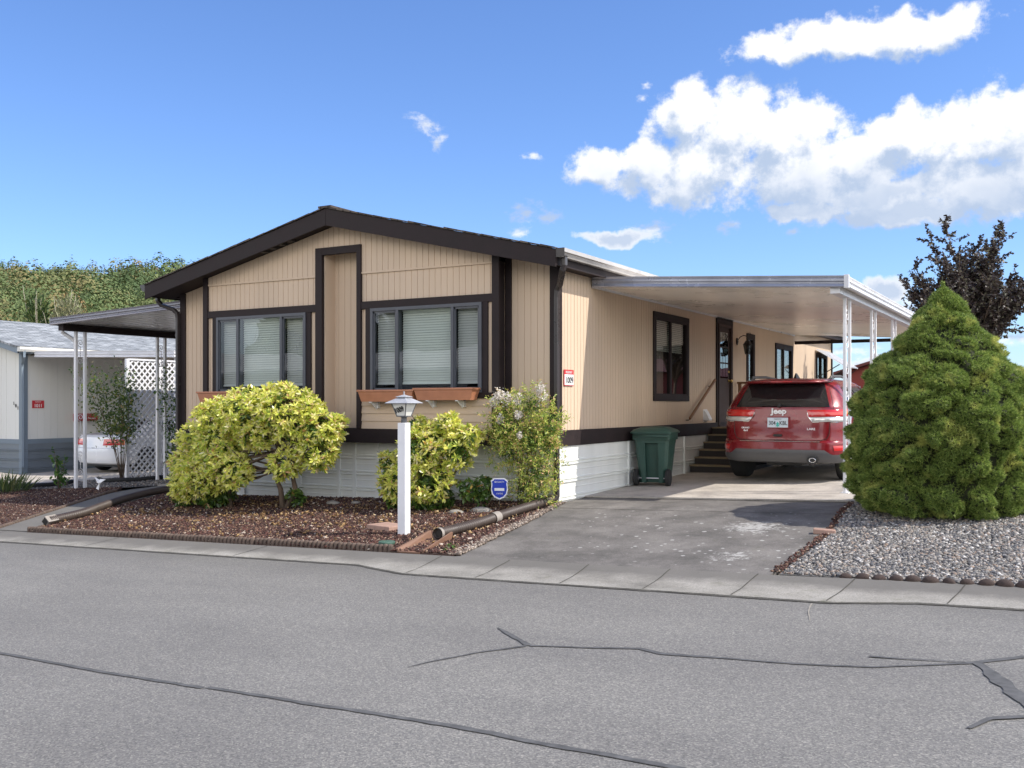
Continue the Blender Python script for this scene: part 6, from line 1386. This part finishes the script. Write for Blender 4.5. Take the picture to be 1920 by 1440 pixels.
P = np.stack([RNG.uniform(-.1, .1, 120), RNG.uniform(-.45, .45, 120), RNG.uniform(.15, .32, 120)], axis=1); leaves('foliage', P, unit(RNG.normal(size=(120, 3)) + np.array([0, 0, .8])), .07, .03, green_l, q)

# ------------------------------------------------------------------ red house behind, distant things
rh = thing('red_house', 'dark red gabled house far behind the carport', 'house', (0, 0, 0))
X0, X1, Yr = -3.0, 2.6, 34.0; xm = .2
gr = lambda x: 2.75 + (x - X0) * .30 if x < xm else 2.75 + (X1 - x) * .30 * (xm - X0) / (X1 - xm)
m_ = MB(); siding(m_, 'x', X0, X1, -.5, lambda x: gr(x) - .02, Yr, 1, .3, .02, .012); m_.box(X0, X0 + .01, Yr, Yr + 9, -.5, 2.7); m_.box(X1, X1 + .01, Yr, Yr + 9, -.5, 2.7); m_.build('wall', redhouse, rh)
m_ = MB()
for xa, xb in ((X0 - .4, xm), (xm, X1 + .4)): m_.add([(xa, Yr - .4, gr(xa)), (xb, Yr - .4, gr(xb)), (xb, Yr + 9, gr(xb)), (xa, Yr + 9, gr(xa)), (xa, Yr - .4, gr(xa) + .12), (xb, Yr - .4, gr(xb) + .12), (xb, Yr + 9, gr(xb) + .12), (xa, Yr + 9, gr(xa) + .12)], [(0, 1, 2, 3), (4, 5, 6, 7), (0, 1, 5, 4), (0, 3, 7, 4), (1, 2, 6, 5)])
m_.build('roof', paint('red_roof', (.12, .03, .025), .8, .15, 3), rh)
m_ = MB(); m_.box(-1.6, -.5, Yr - .05, Yr - .005, 1.2, 2.15); w_ = m_.build('window', sign_w, rh); MB().box(-1.5, -.6, Yr - .06, Yr - .051, 1.3, 2.05).build('pane', car_glass, w_)

rh2 = thing('red_house', 'long dark red house on the next lot, beyond the right edge of the picture', 'house', (0, 0, 0))
m_ = MB(); m_.box(9.5, 16, 24, 40, -.3, 2.7); m_.build('wall', redhouse, rh2)
m_ = MB(); m_.prism([(9, 2.7), (16.5, 2.7), (12.8, 4.2)], 'y', 23.5, 40.5); m_.build('roof', MATS['red_roof'], rh2)
m_ = MB(); m_.box(10.6, 12.2, 23.96, 23.99, .9, 2.0); m_.build('window', sign_w, rh2)
def crown_cluster(C, Rx, Rz, n, size):
    N = len(C); d = unit(RNG.normal(size=(N, n, 3))); rad = RNG.uniform(.80, 1.04, (N, n, 1)) * (1 + .12 * np.sin(d[:, :, :1] * 5 + d[:, :, 1:2] * 7 + np.arange(N)[:, None, None])); P = C[:, None, :] + d * rad * np.stack([Rx, Rx, Rz], axis=1)[:, None, :]
    return P.reshape(-1, 3), np.repeat(np.arange(N), n), d.reshape(-1, 3)
def quads(name, P, Nn, size, mat, parent=None, loc=None):
    s = perp(Nn); t = np.cross(Nn, s); size = np.asarray(size).reshape(-1, 1) * RNG.uniform(.6, 1.3, (len(P), 1))
    V = np.stack([P - s * size - t * size * .4, P + s * size * .3 - t * size, P + s * size + t * size * .4, P - s * size * .3 + t * size], axis=1).reshape(-1, 3)
    return fast(name, V, np.arange(len(P) * 4).reshape(-1, 4), mat, parent, loc=loc)
# wooded hill to the left
ca, sa = .8686, .4955
def hill_h(X, D):      # X across the view, D depth from the camera (metres)
    ridge = 64 - max(0, X + 245) * .05 + 5 * math.sin(X * .013 + 1) + 3 * math.sin(X * .037)
    f = max(0, min(1, (D - 90) / 430)); f = f * f * (3 - 2 * f) * .6 + f * .4
    k = 1 if X < -110 else max(0, 1 - (X + 110) / 160); k = k * k * (3 - 2 * k)
    return -2 + ridge * f * k + 2.5 * noise.noise((X * .02, D * .02, 0))
def to_world(X, D): return (6.062 + X * ca - D * sa, -11.853 + X * sa + D * ca)
m_ = MB(); gx = [-620 + 20 * i for i in range(50)]; gd = [85 + 18 * i for i in range(40)]
m_.add([(*to_world(x, d), hill_h(x, d)) for x in gx for d in gd], [(i * 40 + j, (i + 1) * 40 + j, (i + 1) * 40 + j + 1, i * 40 + j + 1) for i in range(49) for j in range(39)])
tag(m_.build('hill', paint('hill_scrub', (.035, .042, .018), .95, .3, .03), None, True), kind='structure')
hm, hn, hb_ = newmat('forest_leaf')
tcn = hn.nodes.new('ShaderNodeTexCoord'); vv = nd(hn, 'ShaderNodeTexVoronoi', {'Vector': tcn.outputs['Object'], 'Scale': .085}); vs_ = nd(hn, 'ShaderNodeSeparateColor', {0: vv.outputs['Color']}); nz_ = nd(hn, 'ShaderNodeTexNoise', {'Vector': tcn.outputs['Object'], 'Scale': .012, 'Detail': 3.})
ft = mth(hn, 'ADD', mth(hn, 'MULTIPLY', vs_.outputs[0], .75), mth(hn, 'MULTIPLY_ADD', nz_.outputs['Fac'], .9, -.35)); fc = ramp(hn, ft, [(0., (.04, .075, .025)), (.3, (.09, .135, .042)), (.55, (.15, .19, .065)), (.8, (.20, .18, .07)), (1., (.27, .16, .065))])
hn.links.new(fc, hb_.inputs['Base Color']); hb_.inputs['Roughness'].default_value = .8
tr_ = nd(hn, 'ShaderNodeBsdfTranslucent', {'Color': fc}); mx_ = nd(hn, 'ShaderNodeMixShader', {0: .1, 1: hb_.outputs[0], 2: tr_.outputs[0]}); hn.links.new(mx_.outputs[0], hn.nodes['Material Output'].inputs[0])
C = []; Rr = []
while len(C) < 900:
    D = RNG.uniform(150, 545); X = D * RNG.uniform(-.60, -.27); 
    if RNG.random() > (D / 545) ** 1.: continue
    x, y = to_world(X, D); r = RNG.choice([2.8, 4.2, 5.5, 7.5]) * RNG.uniform(.85, 1.15); C.append((x, y, hill_h(X, D) + r * RNG.uniform(.5, 1.1))); Rr.append(r)
for i in range(56):
    X = 520 * (-.6 + .36 * i / 56); x, y = to_world(X + RNG.uniform(-3, 3), 520 + RNG.uniform(-8, 8)); r = RNG.uniform(3.0, 7.5); C.append((x, y, hill_h(X, 520) + r * 1.0)); Rr.append(r)
C = np.array(C); Rr = np.array(Rr)
P, idx, d = crown_cluster(C, Rr, Rr * RNG.uniform(.9, 1.4, len(Rr)), 850, 1); Nn = unit(d + RNG.normal(size=d.shape) * .16)
Dn = np.hypot(P[:, 0] - 6, P[:, 1] + 12); tag(quads('forest', P, Nn, Rr[idx] * .058 * np.clip(Dn / 480, .3, 1) ** .7, hm), 'oak and madrone forest covering the hillside at the left', 'forest', None, 'stuff')
def blob_tree(name, label, x, y, h, r, nleaf, size, mat, group=None, trunk_h=.3, zb=None):
    z0 = gz(x, y) if zb is None else zb; root = thing(name, label, 'tree', (x, y, z0), group=group); L_ = []
    for i in range(9):
        a = RNG.uniform(0, 6.28); rr = RNG.uniform(0, .55) * r; L_.append((rr * math.cos(a), rr * math.sin(a), h * RNG.uniform(trunk_h + .15, .85), r * RNG.uniform(.35, .6), r * RNG.uniform(.35, .6), h * RNG.uniform(.14, .22)))
    P, N = lobes_points(L_, nleaf, .5, 1.1, .3); quads('crown', P, unit(N + RNG.normal(size=N.shape) * .6), size, mat, root)
    m_ = MB(); m_.tube([(0, 0, -.2), (0, 0, h * .4), (.1, 0, h * .7)], [r * .09, r * .06, r * .03], 8); m_.build('trunk', bark, root, True)
far_green = leafmat('far_green', [(0., (.03, .06, .02)), (.6, (.07, .12, .03)), (1., (.14, .17, .05))], .25, .6)
# pale poplar clump behind the neighbouring roof
def poplar(x, y, h, r, label, mat):
    z0 = gz(x, y); root = thing('columnar_tree', label, 'tree', (x, y, z0), group='columnar trees behind the neighbouring roof'); L_ = [(RNG.uniform(-.3, .3) * r, RNG.uniform(-.3, .3) * r, h * (.25 + .1 * i), r * .7, r * .7, h * .12) for i in range(7)]
    P, N = lobes_points(L_, 2200, .5, 1.2, .3); leaves('crown', P, unit(N * .4 + np.array([0, 0, 1]) + RNG.normal(size=N.shape) * .3), .35, .09, mat, root)
    m_ = MB(); m_.tube([(0, 0, -.1), (0, 0, h * .8)], [.15, .04], 6)
    for i in range(10): m_.tube([(0, 0, h * .3), (RNG.uniform(-r, r), RNG.uniform(-r, r), h * RNG.uniform(.8, 1.05))], [.04, .015], 4)
    m_.build('trunk', paint('pale_bark', (.40, .36, .28), .9, .2, 5) if 'pale_bark' not in MATS else MATS['pale_bark'], root)
poplar(-48.9, 26.3, 8.5, .9, 'narrow bright green columnar tree behind the grey neighbouring roof', far_green)
poplar(-47.4, 26.9, 8.2, 1.0, 'narrow pale half bare columnar tree behind the grey neighbouring roof', leafmat('pale_green', [(0., (.14, .16, .07)), (1., (.30, .29, .17))], .3, .6))
# low trees on the right horizon, mountain beyond
for i, (X, D, h, r, lab) in enumerate([(27.5, 52, 2.9, 2.4, 'dark rounded tree at the far right edge of the horizon'), (33, 70, 3.5, 3.4, 'rounded green tree further along the far right horizon'), (39.5, 118, 5.6, 4.0, 'small hazy tree seen between the carport posts')]):
    x, y = to_world(X, D); blob_tree('distant_tree', lab, x, y, h, r, 2200, .22 if D < 100 else .35, far_green, 'trees on the right horizon', .1)
m_ = MB(); N = 60; base = []; top = []
ridge = []
for j in range(6):
    row = []
    for i in range(N + 1):
        X = 2300 + i * 60; D = 5000 + j * 350; f = [0, .45, .8, 1, .9, .6][j]; h = (110 + 60 * math.sin(i * .21 + 1.) + 40 * noise.noise((i * .15, 2, 0))) * f * min(1, i / 7.); row.append((*to_world(X, D), h - 5))
    ridge += row
m_.add(ridge, [(j * (N + 1) + i, j * (N + 1) + i + 1, (j + 1) * (N + 1) + i + 1, (j + 1) * (N + 1) + i) for j in range(5) for i in range(N)])
tag(m_.build('mountain', paint('mountain_haze_blue', (.05, .07, .115), .9, .15, .003), None, True), kind='structure')  # distance haze put into the forest colour as a blue tint
# across the street, behind the camera: what the front windows reflect
oh = thing('opposite_home', 'white manufactured home across the street behind the camera', 'house', (0, 0, 0))
m_ = MB(); m_.box(-33, -9, -26, -19, -.4, 2.5); m_.build('wall', nwall, oh)
m_ = MB(); m_.prism([(-26.5, 2.5), (-18.5, 2.5), (-18.5, 2.65), (-22.5, 3.6), (-26.5, 2.65)], 'x', -33.5, -8.5); m_.build('roof', paint('white_roof', (.62, .62, .60), .6, .08, 1), oh)
m_ = MB()
for x in (-30, -24, -18, -13): m_.box(x, x + 1.8, -18.995, -18.96, .9, 2.0)
m_.build('window', car_glass, oh)
for i, (x, y, h, r) in enumerate([(-36, -36, 11, 5), (-27, -38, 12, 5.5), (-18, -36, 10, 5), (-8, -38, 12, 5.5), (4, -30, 9, 4.5)]):
    blob_tree('street_tree', 'leafy green tree number %s from the left behind the opposite home' % ['one', 'two', 'three', 'four', 'five'][i], x, y, h, r, 1800, .6, far_green, 'trees across the street')
